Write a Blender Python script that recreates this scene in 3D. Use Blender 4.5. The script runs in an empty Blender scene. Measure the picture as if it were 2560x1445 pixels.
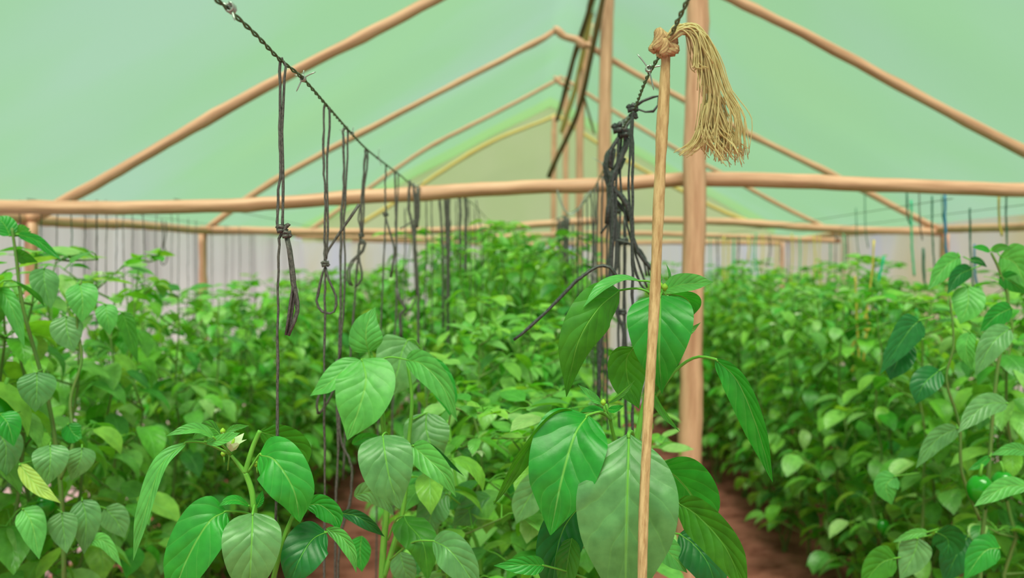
import bpy, math, random
from mathutils import Vector, Matrix, Quaternion
random.seed(11)
C = bpy.context.scene.collection
S = bpy.context.scene
F = 2200.0
CAMZ = 1.65
PITCH = -math.atan(54.5 / F)
V = Vector

# ---------------------------------------------------------------- camera geometry
RM = Matrix.Rotation(math.pi / 2 + PITCH, 3, 'X')

def P(px, py, d):
    """point at depth d (metres along the greenhouse) seen at photo pixel px, py"""
    r = RM @ V(((px - 1280) / F, -(py - 722.5) / F, -1.0))
    k = d / r.y
    return V((r.x * k, d, CAMZ + r.z * k))

# ---------------------------------------------------------------- mesh builder
class MB:
    def __init__(s):
        s.v = []; s.f = []; s.m = []; s.uv = []
    def face(s, idx, uvs, mat=0):
        s.f.append(idx); s.uv.append(uvs); s.m.append(mat)
    def build(s, name, mats, parent=None, smooth=True):
        me = bpy.data.meshes.new(name)
        me.from_pydata([tuple(a) for a in s.v], [], s.f)
        if not isinstance(mats, (list, tuple)): mats = [mats]
        for m in mats: me.materials.append(m)
        me.polygons.foreach_set('material_index', s.m)
        me.polygons.foreach_set('use_smooth', [smooth] * len(s.f))
        l = me.uv_layers.new(name='UVMap')
        flat = []
        for u in s.uv:
            for a in u: flat += [a[0], a[1]]
        l.data.foreach_set('uv', flat)
        me.update()
        o = bpy.data.objects.new(name, me); C.objects.link(o)
        if parent is not None: o.parent = parent
        return o

def tag(o, label=None, cat=None, group=None, kind=None):
    if label: o['label'] = label
    if cat: o['category'] = cat
    if group: o['group'] = group
    if kind: o['kind'] = kind
    return o

def empty(name, loc=(0, 0, 0)):
    o = bpy.data.objects.new(name, None); C.objects.link(o); o.location = loc
    o.empty_display_size = .05
    return o

def frames(pts):
    n = len(pts); T = []
    for i in range(n):
        a = pts[max(i - 1, 0)]; b = pts[min(i + 1, n - 1)]
        t = (b - a)
        T.append(t.normalized() if t.length > 1e-9 else V((0, 0, 1)))
    up = V((0, 0, 1)) if abs(T[0].z) < .9 else V((1, 0, 0))
    N = [(up - T[0] * up.dot(T[0])).normalized()]
    for i in range(1, n):
        q = N[-1] - T[i] * N[-1].dot(T[i])
        N.append(q.normalized() if q.length > 1e-6 else N[-1])
    return T, N

def tube(mb, pts, r, seg=8, mat=0, cap=True, v0=0.0, wob=0.0, rnd=random):
    pts = [V(p) for p in pts]
    n = len(pts)
    T, N = frames(pts)
    base = len(mb.v); L = v0; Ls = []
    for i in range(n):
        ri = r[i] if isinstance(r, (list, tuple)) else r
        if i: L += (pts[i] - pts[i - 1]).length
        Ls.append(L)
        B = T[i].cross(N[i])
        for k in range(seg):
            a = 2 * math.pi * k / seg
            rr = ri * (1 + wob * (rnd.random() - .5))
            mb.v.append(pts[i] + (N[i] * math.cos(a) + B * math.sin(a)) * rr)
    for i in range(n - 1):
        for k in range(seg):
            k2 = (k + 1) % seg
            mb.face((base + i * seg + k, base + i * seg + k2, base + (i + 1) * seg + k2, base + (i + 1) * seg + k),
                    ((k / seg, Ls[i]), ((k + 1) / seg, Ls[i]), ((k + 1) / seg, Ls[i + 1]), (k / seg, Ls[i + 1])), mat)
    if cap:
        mb.face(tuple(base + k for k in range(seg))[::-1], [(0, 0)] * seg, mat)
        mb.face(tuple(base + (n - 1) * seg + k for k in range(seg)), [(0, 0)] * seg, mat)

def spline(pts, n):
    """Catmull-Rom through pts, n samples"""
    pts = [V(p) for p in pts]
    if len(pts) == 2: return [pts[0].lerp(pts[1], i / (n - 1)) for i in range(n)]
    m = len(pts) - 1; out = []
    for i in range(n):
        t = i / (n - 1) * m; k = min(int(t), m - 1); u = t - k
        p1, p2 = pts[k], pts[k + 1]
        p0 = pts[k - 1] if k > 0 else p1 * 2 - p2
        p3 = pts[k + 2] if k + 2 <= m else p2 * 2 - p1
        out.append(.5 * ((2 * p1) + (p2 - p0) * u + (2 * p0 - 5 * p1 + 4 * p2 - p3) * u * u + (3 * p1 - p0 - 3 * p2 + p3) * u ** 3))
    return out

def helix(pts, rad, pitch, phase, steps_per=8):
    """a strand wound round the path pts"""
    L = sum((pts[i + 1] - pts[i]).length for i in range(len(pts) - 1))
    n = max(4, int(L / pitch * steps_per))
    sp = spline(pts, n)
    T, N = frames(sp); out = []; s = 0
    for i in range(n):
        if i: s += (sp[i] - sp[i - 1]).length
        a = phase + 2 * math.pi * s / pitch
        B = T[i].cross(N[i])
        out.append(sp[i] + (N[i] * math.cos(a) + B * math.sin(a)) * rad)
    return out

# ---------------------------------------------------------------- materials
def srgb(r, g, b):
    f = lambda c: (c / 255 / 12.92) if c <= 10 else ((c / 255 + .055) / 1.055) ** 2.4
    return (f(r), f(g), f(b), 1)

def newmat(name):
    m = bpy.data.materials.new(name); m.use_nodes = True
    nt = m.node_tree; nt.nodes.clear()
    return m, nt, nt.nodes, nt.links

def ramp(N, L, fac, stops):
    r = N.new('ShaderNodeValToRGB'); e = r.color_ramp.elements
    while len(e) < len(stops): e.new(.5)
    for i, (p, c) in enumerate(stops): e[i].position = p; e[i].color = c
    L.new(fac, r.inputs[0]); return r.outputs[0]

def math_(N, L, op, a, b=None, clamp=False):
    m = N.new('ShaderNodeMath'); m.operation = op; m.use_clamp = clamp
    for i, x in enumerate((a, b)):
        if x is None: continue
        if isinstance(x, (int, float)): m.inputs[i].default_value = x
        else: L.new(x, m.inputs[i])
    return m.outputs[0]

def mat_leaf(name, cols, vein, rough=.42, tr=.32, trc=None, bump=.35, detail=True, spec=.6):
    m, nt, N, L = newmat(name)
    out = N.new('ShaderNodeOutputMaterial')
    pr = N.new('ShaderNodeBsdfPrincipled'); pr.inputs['Roughness'].default_value = rough
    pr.inputs['Specular IOR Level'].default_value = spec
    g = N.new('ShaderNodeNewGeometry'); oi = N.new('ShaderNodeObjectInfo')
    rnd = math_(N, L, 'FRACT', math_(N, L, 'ADD', g.outputs['Random Per Island'], oi.outputs['Random']))
    k = len(cols)
    col = ramp(N, L, rnd, [(i / max(k - 1, 1), c) for i, c in enumerate(cols)])
    if detail:
        uv = N.new('ShaderNodeUVMap'); sx = N.new('ShaderNodeSeparateXYZ'); L.new(uv.outputs[0], sx.inputs[0])
        u = math_(N, L, 'ABSOLUTE', math_(N, L, 'SUBTRACT', sx.outputs[0], .5))
        nzb = N.new('ShaderNodeTexNoise'); nzb.inputs['Scale'].default_value = 14; tcb = N.new('ShaderNodeTexCoord'); L.new(tcb.outputs['Object'], nzb.inputs['Vector'])
        # side veins rise from the midrib and sweep towards the tip
        ph = math_(N, L, 'SUBTRACT', math_(N, L, 'ADD', math_(N, L, 'MULTIPLY', sx.outputs[1], 6.6), math_(N, L, 'MULTIPLY', nzb.outputs[0], 1.1)), math_(N, L, 'MULTIPLY', math_(N, L, 'POWER', u, .8), 3.6))
        fr = math_(N, L, 'ABSOLUTE', math_(N, L, 'SUBTRACT', math_(N, L, 'FRACT', ph), .5))
        lat = math_(N, L, 'SUBTRACT', 1, math_(N, L, 'MULTIPLY', fr, 16), True)
        mid = math_(N, L, 'SUBTRACT', 1, math_(N, L, 'MULTIPLY', u, 38), True)
        nz = N.new('ShaderNodeTexNoise'); nz.inputs['Scale'].default_value = 45
        nz.inputs['Detail'].default_value = 4
        tc = N.new('ShaderNodeTexCoord'); L.new(tc.outputs['Object'], nz.inputs['Vector'])
        mx0 = N.new('ShaderNodeMix'); mx0.data_type = 'RGBA'; mx0.blend_type = 'MULTIPLY'
        mx0.inputs[0].default_value = 1
        L.new(col, mx0.inputs[6]); L.new(ramp(N, L, nz.outputs[0], [(.3, (.72, .76, .72, 1)), (.7, (1.15, 1.1, 1.12, 1))]), mx0.inputs[7])
        fac = math_(N, L, 'MAXIMUM', math_(N, L, 'MULTIPLY', lat, .13), math_(N, L, 'MULTIPLY', mid, .85))
        mx = N.new('ShaderNodeMix'); mx.data_type = 'RGBA'
        L.new(fac, mx.inputs[0]); L.new(mx0.outputs[2], mx.inputs[6]); mx.inputs[7].default_value = vein
        col = mx.outputs[2]
        h = math_(N, L, 'ADD', math_(N, L, 'MULTIPLY', math_(N, L, 'SMOOTH_MIN', math_(N, L, 'MULTIPLY', fr, 2), .6), .9), math_(N, L, 'MULTIPLY', nz.outputs[0], .45))
        h = math_(N, L, 'ADD', math_(N, L, 'ADD', h, math_(N, L, 'MULTIPLY', nzb.outputs[0], 2.2)), math_(N, L, 'MULTIPLY', mid, -.5))
        bp = N.new('ShaderNodeBump'); bp.inputs['Strength'].default_value = min(1, bump * 1.5); bp.inputs['Distance'].default_value = .0029
        L.new(h, bp.inputs['Height']); L.new(bp.outputs[0], pr.inputs['Normal'])
    L.new(col, pr.inputs['Base Color'])
    t = N.new('ShaderNodeBsdfTranslucent')
    mt = N.new('ShaderNodeMix'); mt.data_type = 'RGBA'; mt.blend_type = 'MULTIPLY'; mt.inputs[0].default_value = 1
    L.new(col, mt.inputs[6]); mt.inputs[7].default_value = trc or (2.0, 1.7, .55, 1)
    L.new(mt.outputs[2], t.inputs[0])
    ms = N.new('ShaderNodeMixShader'); ms.inputs[0].default_value = tr
    L.new(pr.outputs[0], ms.inputs[1]); L.new(t.outputs[0], ms.inputs[2]); L.new(ms.outputs[0], out.inputs[0])
    return m

def mat_plain(name, col, rough=.6, spec=.3, tr=0.0, noise=None, metal=0.0, streak=None, bump=0.0, sub=None):
    """streak: (scale_u, scale_v, colour2) in tube UVs; noise: (scale, colour2) in object space"""
    m, nt, N, L = newmat(name)
    out = N.new('ShaderNodeOutputMaterial')
    pr = N.new('ShaderNodeBsdfPrincipled'); pr.inputs['Roughness'].default_value = rough
    pr.inputs['Specular IOR Level'].default_value = spec; pr.inputs['Metallic'].default_value = metal
    pr.inputs['Base Color'].default_value = col
    cs = None
    if streak or noise:
        nz = N.new('ShaderNodeTexNoise'); nz.inputs['Detail'].default_value = 5
        nz.inputs['Roughness'].default_value = .62
        if streak:
            uv = N.new('ShaderNodeUVMap'); mp = N.new('ShaderNodeMapping')
            L.new(uv.outputs[0], mp.inputs[0]); mp.inputs['Scale'].default_value = (streak[0], streak[1], 1)
            L.new(mp.outputs[0], nz.inputs['Vector']); nz.inputs['Scale'].default_value = 1
            c2 = streak[2]
        else:
            tc = N.new('ShaderNodeTexCoord'); L.new(tc.outputs['Object'], nz.inputs['Vector'])
            nz.inputs['Scale'].default_value = noise[0]; c2 = noise[1]
        cs = ramp(N, L, nz.outputs[0], [(.34, c2), (.58, col)])
        L.new(cs, pr.inputs['Base Color'])
        if bump:
            bp = N.new('ShaderNodeBump'); bp.inputs['Strength'].default_value = bump; bp.inputs['Distance'].default_value = .003
            L.new(nz.outputs[0], bp.inputs['Height']); L.new(bp.outputs[0], pr.inputs['Normal'])
    if tr:
        t = N.new('ShaderNodeBsdfTranslucent'); t.inputs[0].default_value = col
        if cs: L.new(cs, t.inputs[0])
        ms = N.new('ShaderNodeMixShader'); ms.inputs[0].default_value = tr
        L.new(pr.outputs[0], ms.inputs[1]); L.new(t.outputs[0], ms.inputs[2]); L.new(ms.outputs[0], out.inputs[0])
    else:
        L.new(pr.outputs[0], out.inputs[0])
    return m

def mat_film(name, cols, clear, tint, scale=(.6, .6, .6), tr=.75, fold=.4):
    """greenhouse sheet: mostly translucent, a little see-through"""
    m, nt, N, L = newmat(name)
    out = N.new('ShaderNodeOutputMaterial')
    tc = N.new('ShaderNodeTexCoord'); mp = N.new('ShaderNodeMapping'); mp.inputs['Scale'].default_value = scale
    L.new(tc.outputs['Object'], mp.inputs[0])
    nz = N.new('ShaderNodeTexNoise'); nz.inputs['Scale'].default_value = 1; nz.inputs['Detail'].default_value = 3
    L.new(mp.outputs[0], nz.inputs['Vector'])
    k = len(cols)
    col = ramp(N, L, nz.outputs[0], [(.3 + .4 * i / (k - 1), c) for i, c in enumerate(cols)])
    d = N.new('ShaderNodeBsdfPrincipled'); d.inputs['Roughness'].default_value = .35; d.inputs['Specular IOR Level'].default_value = .3
    t = N.new('ShaderNodeBsdfTranslucent'); L.new(col, d.inputs['Base Color']); L.new(col, t.inputs[0])
    a = N.new('ShaderNodeMixShader'); a.inputs[0].default_value = tr
    L.new(d.outputs[0], a.inputs[1]); L.new(t.outputs[0], a.inputs[2])
    tp = N.new('ShaderNodeBsdfTransparent'); tp.inputs[0].default_value = tint
    b = N.new('ShaderNodeMixShader'); b.inputs[0].default_value = clear
    L.new(a.outputs[0], b.inputs[1]); L.new(tp.outputs[0], b.inputs[2]); L.new(b.outputs[0], out.inputs[0])
    return m

VEIN = srgb(140, 205, 110)
M = {}
M['leaf_bright'] = mat_leaf('leaf_bright', [srgb(38, 150, 48), srgb(52, 165, 56)], VEIN, .4)
M['leaf_dusty'] = mat_leaf('leaf_dusty', [srgb(98, 158, 98), srgb(112, 165, 106)], VEIN, .38, bump=.36)
M['leaf_light'] = mat_leaf('leaf_light', [srgb(92, 178, 88), srgb(106, 188, 92)], srgb(160, 215, 120), .45)
M['leaf_deep'] = mat_leaf('leaf_deep', [srgb(20, 105, 50), srgb(28, 118, 50)], srgb(60, 150, 70), .4)
M['leaf_olive'] = mat_leaf('leaf_olive', [srgb(62, 138, 30), srgb(70, 146, 34)], srgb(110, 180, 60), .5)
M['leaf_yellow'] = mat_leaf('leaf_yellow', [srgb(168, 196, 84), srgb(176, 204, 92)], srgb(200, 220, 120), .5)
M['foliage'] = mat_leaf('foliage', [srgb(76, 162, 50), srgb(134, 190, 98), srgb(50, 130, 48), srgb(124, 194, 62), srgb(158, 196, 124), srgb(70, 172, 44), srgb(152, 206, 84), srgb(82, 150, 66)],
                        srgb(120, 190, 100), .38, .34, detail=True, bump=.25)
M['shoot'] = mat_leaf('shoot', [srgb(90, 195, 60), srgb(60, 175, 50)], VEIN, .4, .45, detail=False)
M['stem'] = mat_plain('stem', srgb(120, 180, 70), .5, streak=(6, 20, srgb(90, 158, 56)))
M['stem_old'] = mat_plain('stem_old', srgb(96, 140, 66), .6, streak=(6, 20, srgb(120, 120, 72)))
M['petal'] = mat_plain('petal', srgb(232, 238, 205), .6, tr=.3)
M['bud'] = mat_plain('bud', srgb(150, 190, 60), .5)
M['fruit'] = mat_plain('fruit', srgb(30, 140, 22), .18, .6)
M['wood'] = mat_plain('wood', srgb(230, 168, 146), .5, .5, streak=(9, 2.2, srgb(188, 126, 104)), bump=.5)
M['wood_dark'] = mat_plain('wood_dark', srgb(122, 92, 58), .6, .3, streak=(9, 3, srgb(84, 62, 44)), bump=.5)
M['wood_pale'] = mat_plain('wood_pale', srgb(226, 190, 120), .55, .35, streak=(9, 2.2, srgb(206, 160, 100)), bump=.4)
M['twine'] = mat_plain('twine', srgb(104, 96, 96), .45, .5, streak=(5, 140, srgb(50, 44, 46)), bump=.5)
M['twine_black'] = mat_plain('twine_black', srgb(72, 70, 76), .35, .6, streak=(5, 140, srgb(30, 28, 32)), bump=.5)
M['twine_teal'] = mat_plain('twine_teal', srgb(30, 178, 140), .45)
M['twine_blue'] = mat_plain('twine_blue', srgb(60, 120, 165), .45)
M['twine_green'] = mat_plain('twine_green', srgb(30, 100, 82), .45)
M['twine_yellow'] = mat_plain('twine_yellow', srgb(222, 190, 88), .5)
M['sisal'] = mat_plain('sisal', srgb(218, 180, 138), .7, .2, streak=(7, 24, srgb(172, 130, 92)), bump=.7)
M['fringe'] = mat_plain('fringe', srgb(246, 226, 176), .5, .4, tr=.38, streak=(1, 60, srgb(222, 192, 138)))
M['steel'] = mat_plain('steel', srgb(118, 124, 112), .4, .5, metal=.55, noise=(90, srgb(96, 86, 66)))
M['galv'] = mat_plain('galv', srgb(176, 180, 178), .35, .5, metal=.6)
M['soil'] = mat_plain('soil', srgb(172, 104, 96), .95, .1, noise=(6, srgb(118, 66, 58)), bump=1)
M['roof'] = mat_film('roof', [(.108,.262,.085,1), (.104,.258,.102,1), (.130,.252,.165,1)], .38, (.76, .93, .72, 1), (.35, .5, .35))
M['gable'] = mat_film('gable', [(.62,.70,.33,1), (.72,.74,.42,1)], .05, (.7, .8, .5, 1), (1.2, 1, .8))
M['back_sheet'] = mat_film('back_sheet', [(.80,.68,.38,1), (.84,.76,.68,1), (.72,.68,.90,1)], .05, (.9, .9, .8, 1), (2.6, 1, .5))
M['side_sheet'] = mat_film('side_sheet', [(.52,.46,.44,1), (.78,.72,.68,1), (.90,.85,.83,1)], .12, (.9, .9, .9, 1), (1, 5.5, .12))

# ---------------------------------------------------------------- leaf blade
def prof(t, a=.7, b=.9):
    pk = a / (a + b)
    k = 1 - .5 * max(0, (t - .72) / .28) ** 1.3
    return k * (t ** a * (1 - t) ** b) / (pk ** a * (1 - pk) ** b)

def blade(mb, mid, w, nrm, fold=.35, nl=14, nw=4, wl=1.0, wr=1.0, mat=0, curl=0.0, ruffle=0.0, rib=0.0, ribmat=0, a=.66, b=.9, rnd=random):
    """leaf blade round the midrib path mid; w = half width in m; nrm = roughly which way its upper face looks"""
    sp = spline(mid, nl + 1)
    T, _ = frames(sp)
    base = len(mb.v); cols = 2 * nw + 1
    ph = rnd.random() * 6
    for i in range(nl + 1):
        t = i / nl
        n = nrm - T[i] * nrm.dot(T[i])
        n = n.normalized() if n.length > 1e-5 else V((0, 0, 1))
        s = T[i].cross(n)
        tt = min(max(t, .0), 1)
        ww = w * (prof(tt, a, b) if 0 < tt < 1 else (.0 if i else .02))
        ww = max(ww, w * .012)
        for j in range(-nw, nw + 1):
            x = j / nw
            hw = ww * (wl if x < 0 else wr)
            ax = abs(x)
            lift = fold * ax * hw - curl * ax * ax * hw
            lift += ruffle * w * math.sin(t * 15 - ax * 3.2 + ph * (1 if x < 0 else 1.7)) * (ax * (1.25 - ax)) * prof(min(max(t, .01), .99), a, b)
            mb.v.append(sp[i] + s * (x * hw) + n * lift)
    for i in range(nl):
        for j in range(cols - 1):
            A = base + i * cols + j
            u0, u1 = j / (cols - 1), (j + 1) / (cols - 1)
            v0, v1 = i / nl, (i + 1) / nl
            mb.face((A, A + 1, A + cols + 1, A + cols), ((u0, v0), (u1, v0), (u1, v1), (u0, v1)), mat)
    if rib:
        pts = []
        for i in range(nl + 1):
            n = nrm - T[i] * nrm.dot(T[i]); n = n.normalized() if n.length > 1e-5 else V((0, 0, 1))
            pts.append(sp[i] - n * rib * .35)
        tube(mb, pts, [rib * (1 - .8 * i / nl) for i in range(nl + 1)], 6, ribmat)

# ---------------------------------------------------------------- pepper plants (row crop)
def pepper_meshes(seed, H, dens=1.0, R=.27, leafscale=1.0):
    rnd = random.Random(seed)
    st = MB(); fo = MB(); fl = []
    nst = 3
    def add_leaf(p, az, L, droop):
        out = V((math.cos(az), math.sin(az), 0))
        pl = L * rnd.uniform(.35, .6)
        pe = p + out * pl * .8 + V((0, 0, pl * rnd.uniform(.15, .6)))
        tube(fo, [p, p.lerp(pe, .5) + V((0, 0, .006)), pe], [.0022, .0017, .0014], 4, 1, cap=False)
        pts = [pe]; e0 = rnd.uniform(-.1, .45); e1 = -droop
        q = pe.copy()
        for k in range(4):
            e = e0 + (e1 - e0) * ((k + 1) / 4) ** .8
            q = q + (out * math.cos(e) + V((0, 0, math.sin(e)))) * (L / 4)
            pts.append(q)
        tl = rnd.uniform(-.5, .5)
        side = out.cross(V((0, 0, 1)))
        n = (V((0, 0, 1)) + out * .6 + side * tl)
        blade(fo, pts, L * rnd.uniform(.24, .31), n, fold=rnd.uniform(.1, .5), nl=7, nw=2, curl=rnd.uniform(0, .25), ruffle=.04, rnd=rnd)
    nodes = []
    for s in range(nst):
        az = s * 2.1 + rnd.random()
        p = V((rnd.uniform(-.02, .02), rnd.uniform(-.02, .02), 0)); pts = [p.copy()]
        r0 = .009; h = H * rnd.uniform(.86, 1.0) if s else H
        n = 13
        for k in range(1, n + 1):
            t = k / n
            rad = R * .55 * min(1, t * 2.2)
            q = V((math.cos(az) * rad, math.sin(az) * rad, h * t)) + V((rnd.uniform(-.022, .022), rnd.uniform(-.022, .022), 0))
            pts.append(q)
            if t > .12:
                nodes.append((q, t))
                if rnd.random() < .9 * dens:
                    a2 = rnd.random() * 6.28; l2 = rnd.uniform(.07, .17)
                    bq = q + V((math.cos(a2) * l2, math.sin(a2) * l2, l2 * rnd.uniform(.3, .9)))
                    if bq.z > H: bq.z = H - rnd.random() * .03
                    tube(st, [q, q.lerp(bq, .5) + V((0, 0, -.008)), bq], [.004, .003, .002], 5, cap=False)
                    nodes.append((q.lerp(bq, .55), t)); nodes.append((bq, t))
                    if rnd.random() < .12:
                        c = bq + V((0, 0, -.03))
                        fm = MB(); fl.append(fm)
                        for m_ in range(5):
                            am = m_ * 1.256
                            blade(fm, [c, c + V((math.cos(am) * .012, math.sin(am) * .012, -.004)), c + V((math.cos(am) * .02, math.sin(am) * .02, -.012))], .006, V((0, 0, 1)), nl=3, nw=1, rnd=rnd)
        tube(st, pts, [r0 * (1 - .72 * k / n) for k in range(n + 1)], 6, cap=False)
    for (q, t) in nodes:
        k = (3 if rnd.random() < .45 else 2) if t < .93 else 3
        for _ in range(k):
            if rnd.random() > dens: continue
            L = rnd.uniform(.08, .14) * leafscale * (1.0 if t < .85 else .72)
            add_leaf(q, rnd.random() * 6.28, L, rnd.uniform(.7, 1.5) if t < .93 else rnd.uniform(-.2, .7))
    return st, fo, fl

PROTO = []
SPEC = [(1.5, 1), (1.62, 1), (1.68, 1), (1.56, 1.0), (1.64, .95), (1.72, 1), (1.6, 1.0), (1.66, .9)]
HERE = []
for i, (H, dn) in enumerate(SPEC):
    st, fo, fl = pepper_meshes(100 + i, H, dn)
    root = empty('pepper_plant')
    st.build('stem', M['stem_old'], root)
    fo.build('foliage', [M['foliage'], M['stem']], root)
    for fm in fl[:4]: fm.build('flower', M['petal'], root)
    PROTO.append([root, H, False])

def fruit_mb(s=1.0):
    mb = MB(); nu, nv = 20, 12
    for i in range(nv + 1):
        t = i / nv
        r = .034 * s * (math.sin(math.pi * min(.999, .06 + t * .9)) ** .5) * (1 - .22 * t)
        for k in range(nu):
            a = 2 * math.pi * k / nu
            rr = r * (1 + .09 * math.cos(3 * a))
            z = -.078 * s * t + (.008 * s * math.cos(3 * a) if t > .9 else 0)
            mb.v.append(V((math.cos(a) * rr, math.sin(a) * rr, z)))
    for i in range(nv):
        for k in range(nu):
            k2 = (k + 1) % nu
            mb.face((i * nu + k, (i + 1) * nu + k, (i + 1) * nu + k2, i * nu + k2), ((0, 0),) * 4)
    mb.face(tuple(range(nu)), ((0, 0),) * nu); mb.face(tuple(nv * nu + k for k in range(nu))[::-1], ((0, 0),) * nu)
    tube(mb, [V((0, 0, -.004)), V((.002, 0, .012)), V((.008, 0, .03))], [.007 * s, .004, .0035], 6, 1)
    return mb
FR = fruit_mb().build('fruit', [M['fruit'], M['stem']])
FR_mesh = FR.data; bpy.data.objects.remove(FR)

ORD = 'first second third fourth fifth sixth seventh eighth ninth tenth eleventh twelfth thirteenth fourteenth fifteenth sixteenth seventeenth eighteenth nineteenth twentieth'.split()
def place_plant(k, x, y, h, rz, label, group, sx=1.0):
    pr = PROTO[k]
    root, H = pr[0], pr[1]
    if not pr[2]:
        pr[2] = True; r = root
    else:
        r = root.copy(); C.objects.link(r)
        for ch in list(root.children):
            if ch.name.startswith('fruit'): continue
            c = ch.copy(); C.objects.link(c); c.parent = r
    r.location = (x, y, 0); r.rotation_euler = (0, 0, rz)
    r.scale = (sx, sx, h / H)
    tag(r, label, 'plant', group)
    return r

rr = random.Random(5)
ROWS = [ # x, first y, last y, spacing, phrase, heights
    (-1.32, 2.05, 9.8, .40, 'row beside the pale wall', 'near'),
    (-1.86, 2.5, 9.8, .36, 'outer row against the pale wall', 'wall'),
    (-.36, 3.9, 9.8, .44, 'row under the longer barbed wire', 'cl'),
    (-.04, 2.05, 9.8, .46, 'middle row between the two wires', 'cm'),
    (.22, 2.15, 9.8, .44, 'row under the raffia cord wire', 'cr'),
    (1.60, 2.6, 9.8, .40, 'coloured string row beside the path', 'r'),
    (2.15, 2.7, 9.8, .43, 'second coloured string row', 'r2'),
    (2.68, 3.2, 9.8, .5, 'outermost coloured string row', 'r2'),
]
cnt = 0
for (x0, y0, y1, sp, phrase, hk) in ROWS:
    y = y0; i = 0
    while y < y1:
        if hk == 'near': h = 1.62 + rr.uniform(-.12, .08) + (.12 if i == 0 else 0) - .14 * (3.4 < y < 6.6)
        elif hk == 'wall': h = 1.6 + rr.uniform(-.12, .04) + (.1 if y < 3.2 else 0) - .13 * (3.6 < y < 7)
        elif hk == 'cl': h = (1.3 if y < 3 else 1.48 if y < 4.2 else 1.66) + rr.uniform(-.04, .06)
        elif hk == 'cm': h = (1.35 if y < 3 else 1.5 if y < 3.6 else 1.7 if y < 4.2 else 1.86) + rr.uniform(-.03, .04)
        elif hk == 'cr': h = (1.22 if y < 3 else 1.42 if y < 3.6 else 1.7) + rr.uniform(-.04, .06)
        elif hk == 'r' and y < 3.5: h = 1.55 + rr.uniform(-.03, .05)
        else: h = 1.62 + rr.uniform(-.12, .08)
        if hk == 'cl' and 4.6 < y < 6: h = 1.82
        if hk == 'cr' and 3.5 < y < 4.5: h += .08
        k = cnt % len(PROTO)
        if i < 7:
            lab = '%s green pepper plant from the near end of the %s' % (ORD[i], phrase); grp = None
        else:
            lab = 'blurred green pepper plant at the far end of the %s' % phrase; grp = 'pepper plants at the far end of the ' + phrase
        r = place_plant(k, x0 + rr.uniform(-.05, .05), y, h, rr.random() * 6.28, lab, grp or ('pepper plants in the ' + phrase), rr.uniform(.92, 1.1))
        cnt += 1; i += 1; y += sp * rr.uniform(.93, 1.07)
# fruits hanging on some near plants
def hang_fruit(p, s, plant):
    f = bpy.data.objects.new('fruit', FR_mesh); C.objects.link(f)
    f.parent = plant; bpy.context.view_layer.update()
    f.matrix_world = Matrix.Translation(p) @ Matrix.Rotation(random.random() * 6, 4, 'Z') @ Matrix.Rotation(random.uniform(-.2, .2), 4, 'X') @ Matrix.Diagonal((s, s, s, 1))
    f['label'] = 'glossy green bell pepper'
def nearest_plant(p):
    return min([o for o in C.objects if o.name.startswith('pepper_plant')], key=lambda o: (V((o.location.x, o.location.y, 0)) - V((p.x, p.y, 0))).length)
bpy.context.view_layer.update()
for (px, py, d, s) in [(8, 985, 1.95, 1.2), (2450, 1190, 2.1, 1.0), (2508, 1180, 2.2, .9), (110, 1240, 2.2, .7), (2205, 1300, 3.4, .8)]:
    p = P(px, py, d); hang_fruit(p, s, nearest_plant(p))

# ---------------------------------------------------------------- hero plants
def hero_leaf(plant, mid, w, mat, roll=0.0, pet=None, fold=.3, wl=1.0, wr=1.0, ruffle=.05, curl=.1, look=None, a=.68, b=.88, prad=.0016, label=None, nl=26):
    """mid: [(px,py,d)...] from petiole to tip; w: half width in photo pixels at the first depth; roll: turn of the blade about its midrib (degrees)"""
    pts = [P(*m) for m in mid]
    dm = sum(m[2] for m in mid) / len(mid)
    W = w / F * dm
    sp = spline(pts, 5); T = (sp[3] - sp[1]).normalized()
    cam = V((0, 0, CAMZ)); n = (cam - sp[2]).normalized() if look is None else V(look).normalized()
    n = (n - T * n.dot(T)).normalized()
    n = Quaternion(T, math.radians(roll)) @ n
    mb = MB()
    blade(mb, pts, W, n, fold=fold, nl=nl, nw=7, wl=wl, wr=wr, curl=curl, ruffle=ruffle, rib=.0011 * max(.6, W / .04), ribmat=1, a=a, b=b)
    if pet:
        pp = [P(*m) for m in pet] + [pts[0], pts[0].lerp(spline(pts, 20)[1], .8)]
        q = spline(pp, 14)
        tube(mb, q, [prad * (1.25 - .4 * i / 13) for i in range(14)], 8, 1)
    o = mb.build('leaf', [M[mat], M['stem']], plant)
    if label: o['label'] = label
    return o

def stem_part(plant, pts, r0, r1, name='stem', mat='stem', n=None):
    mb = MB(); n = n or 6 * len(pts)
    pp = [P(*p) for p in pts]
    if pts[0][1] >= 2000: pp = [V((pp[0].x, pp[0].y, -.02))] + pp; n += 6
    q = spline(pp, n)
    tube(mb, q, [r0 + (r1 - r0) * i / (n - 1) for i in range(n)], 10)
    return mb.build(name, M[mat], plant)

def bud_part(plant, px, py, d, s=.005):
    mb = MB(); c = P(px, py, d)
    n = 8
    tube(mb, [c + V((0, 0, -s * 1.2 + 2.4 * s * i / n)) for i in range(n + 1)], [s * max(.15, math.sin(math.pi * (.05 + .9 * i / n))) for i in range(n + 1)], 10)
    tube(mb, [c + V((.001, 0, -s)), c + V((0.002, 0, -s * 3.4))], [.0012, .0015], 6, 1)
    return mb.build('bud', [M['bud'], M['stem']], plant)

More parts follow.
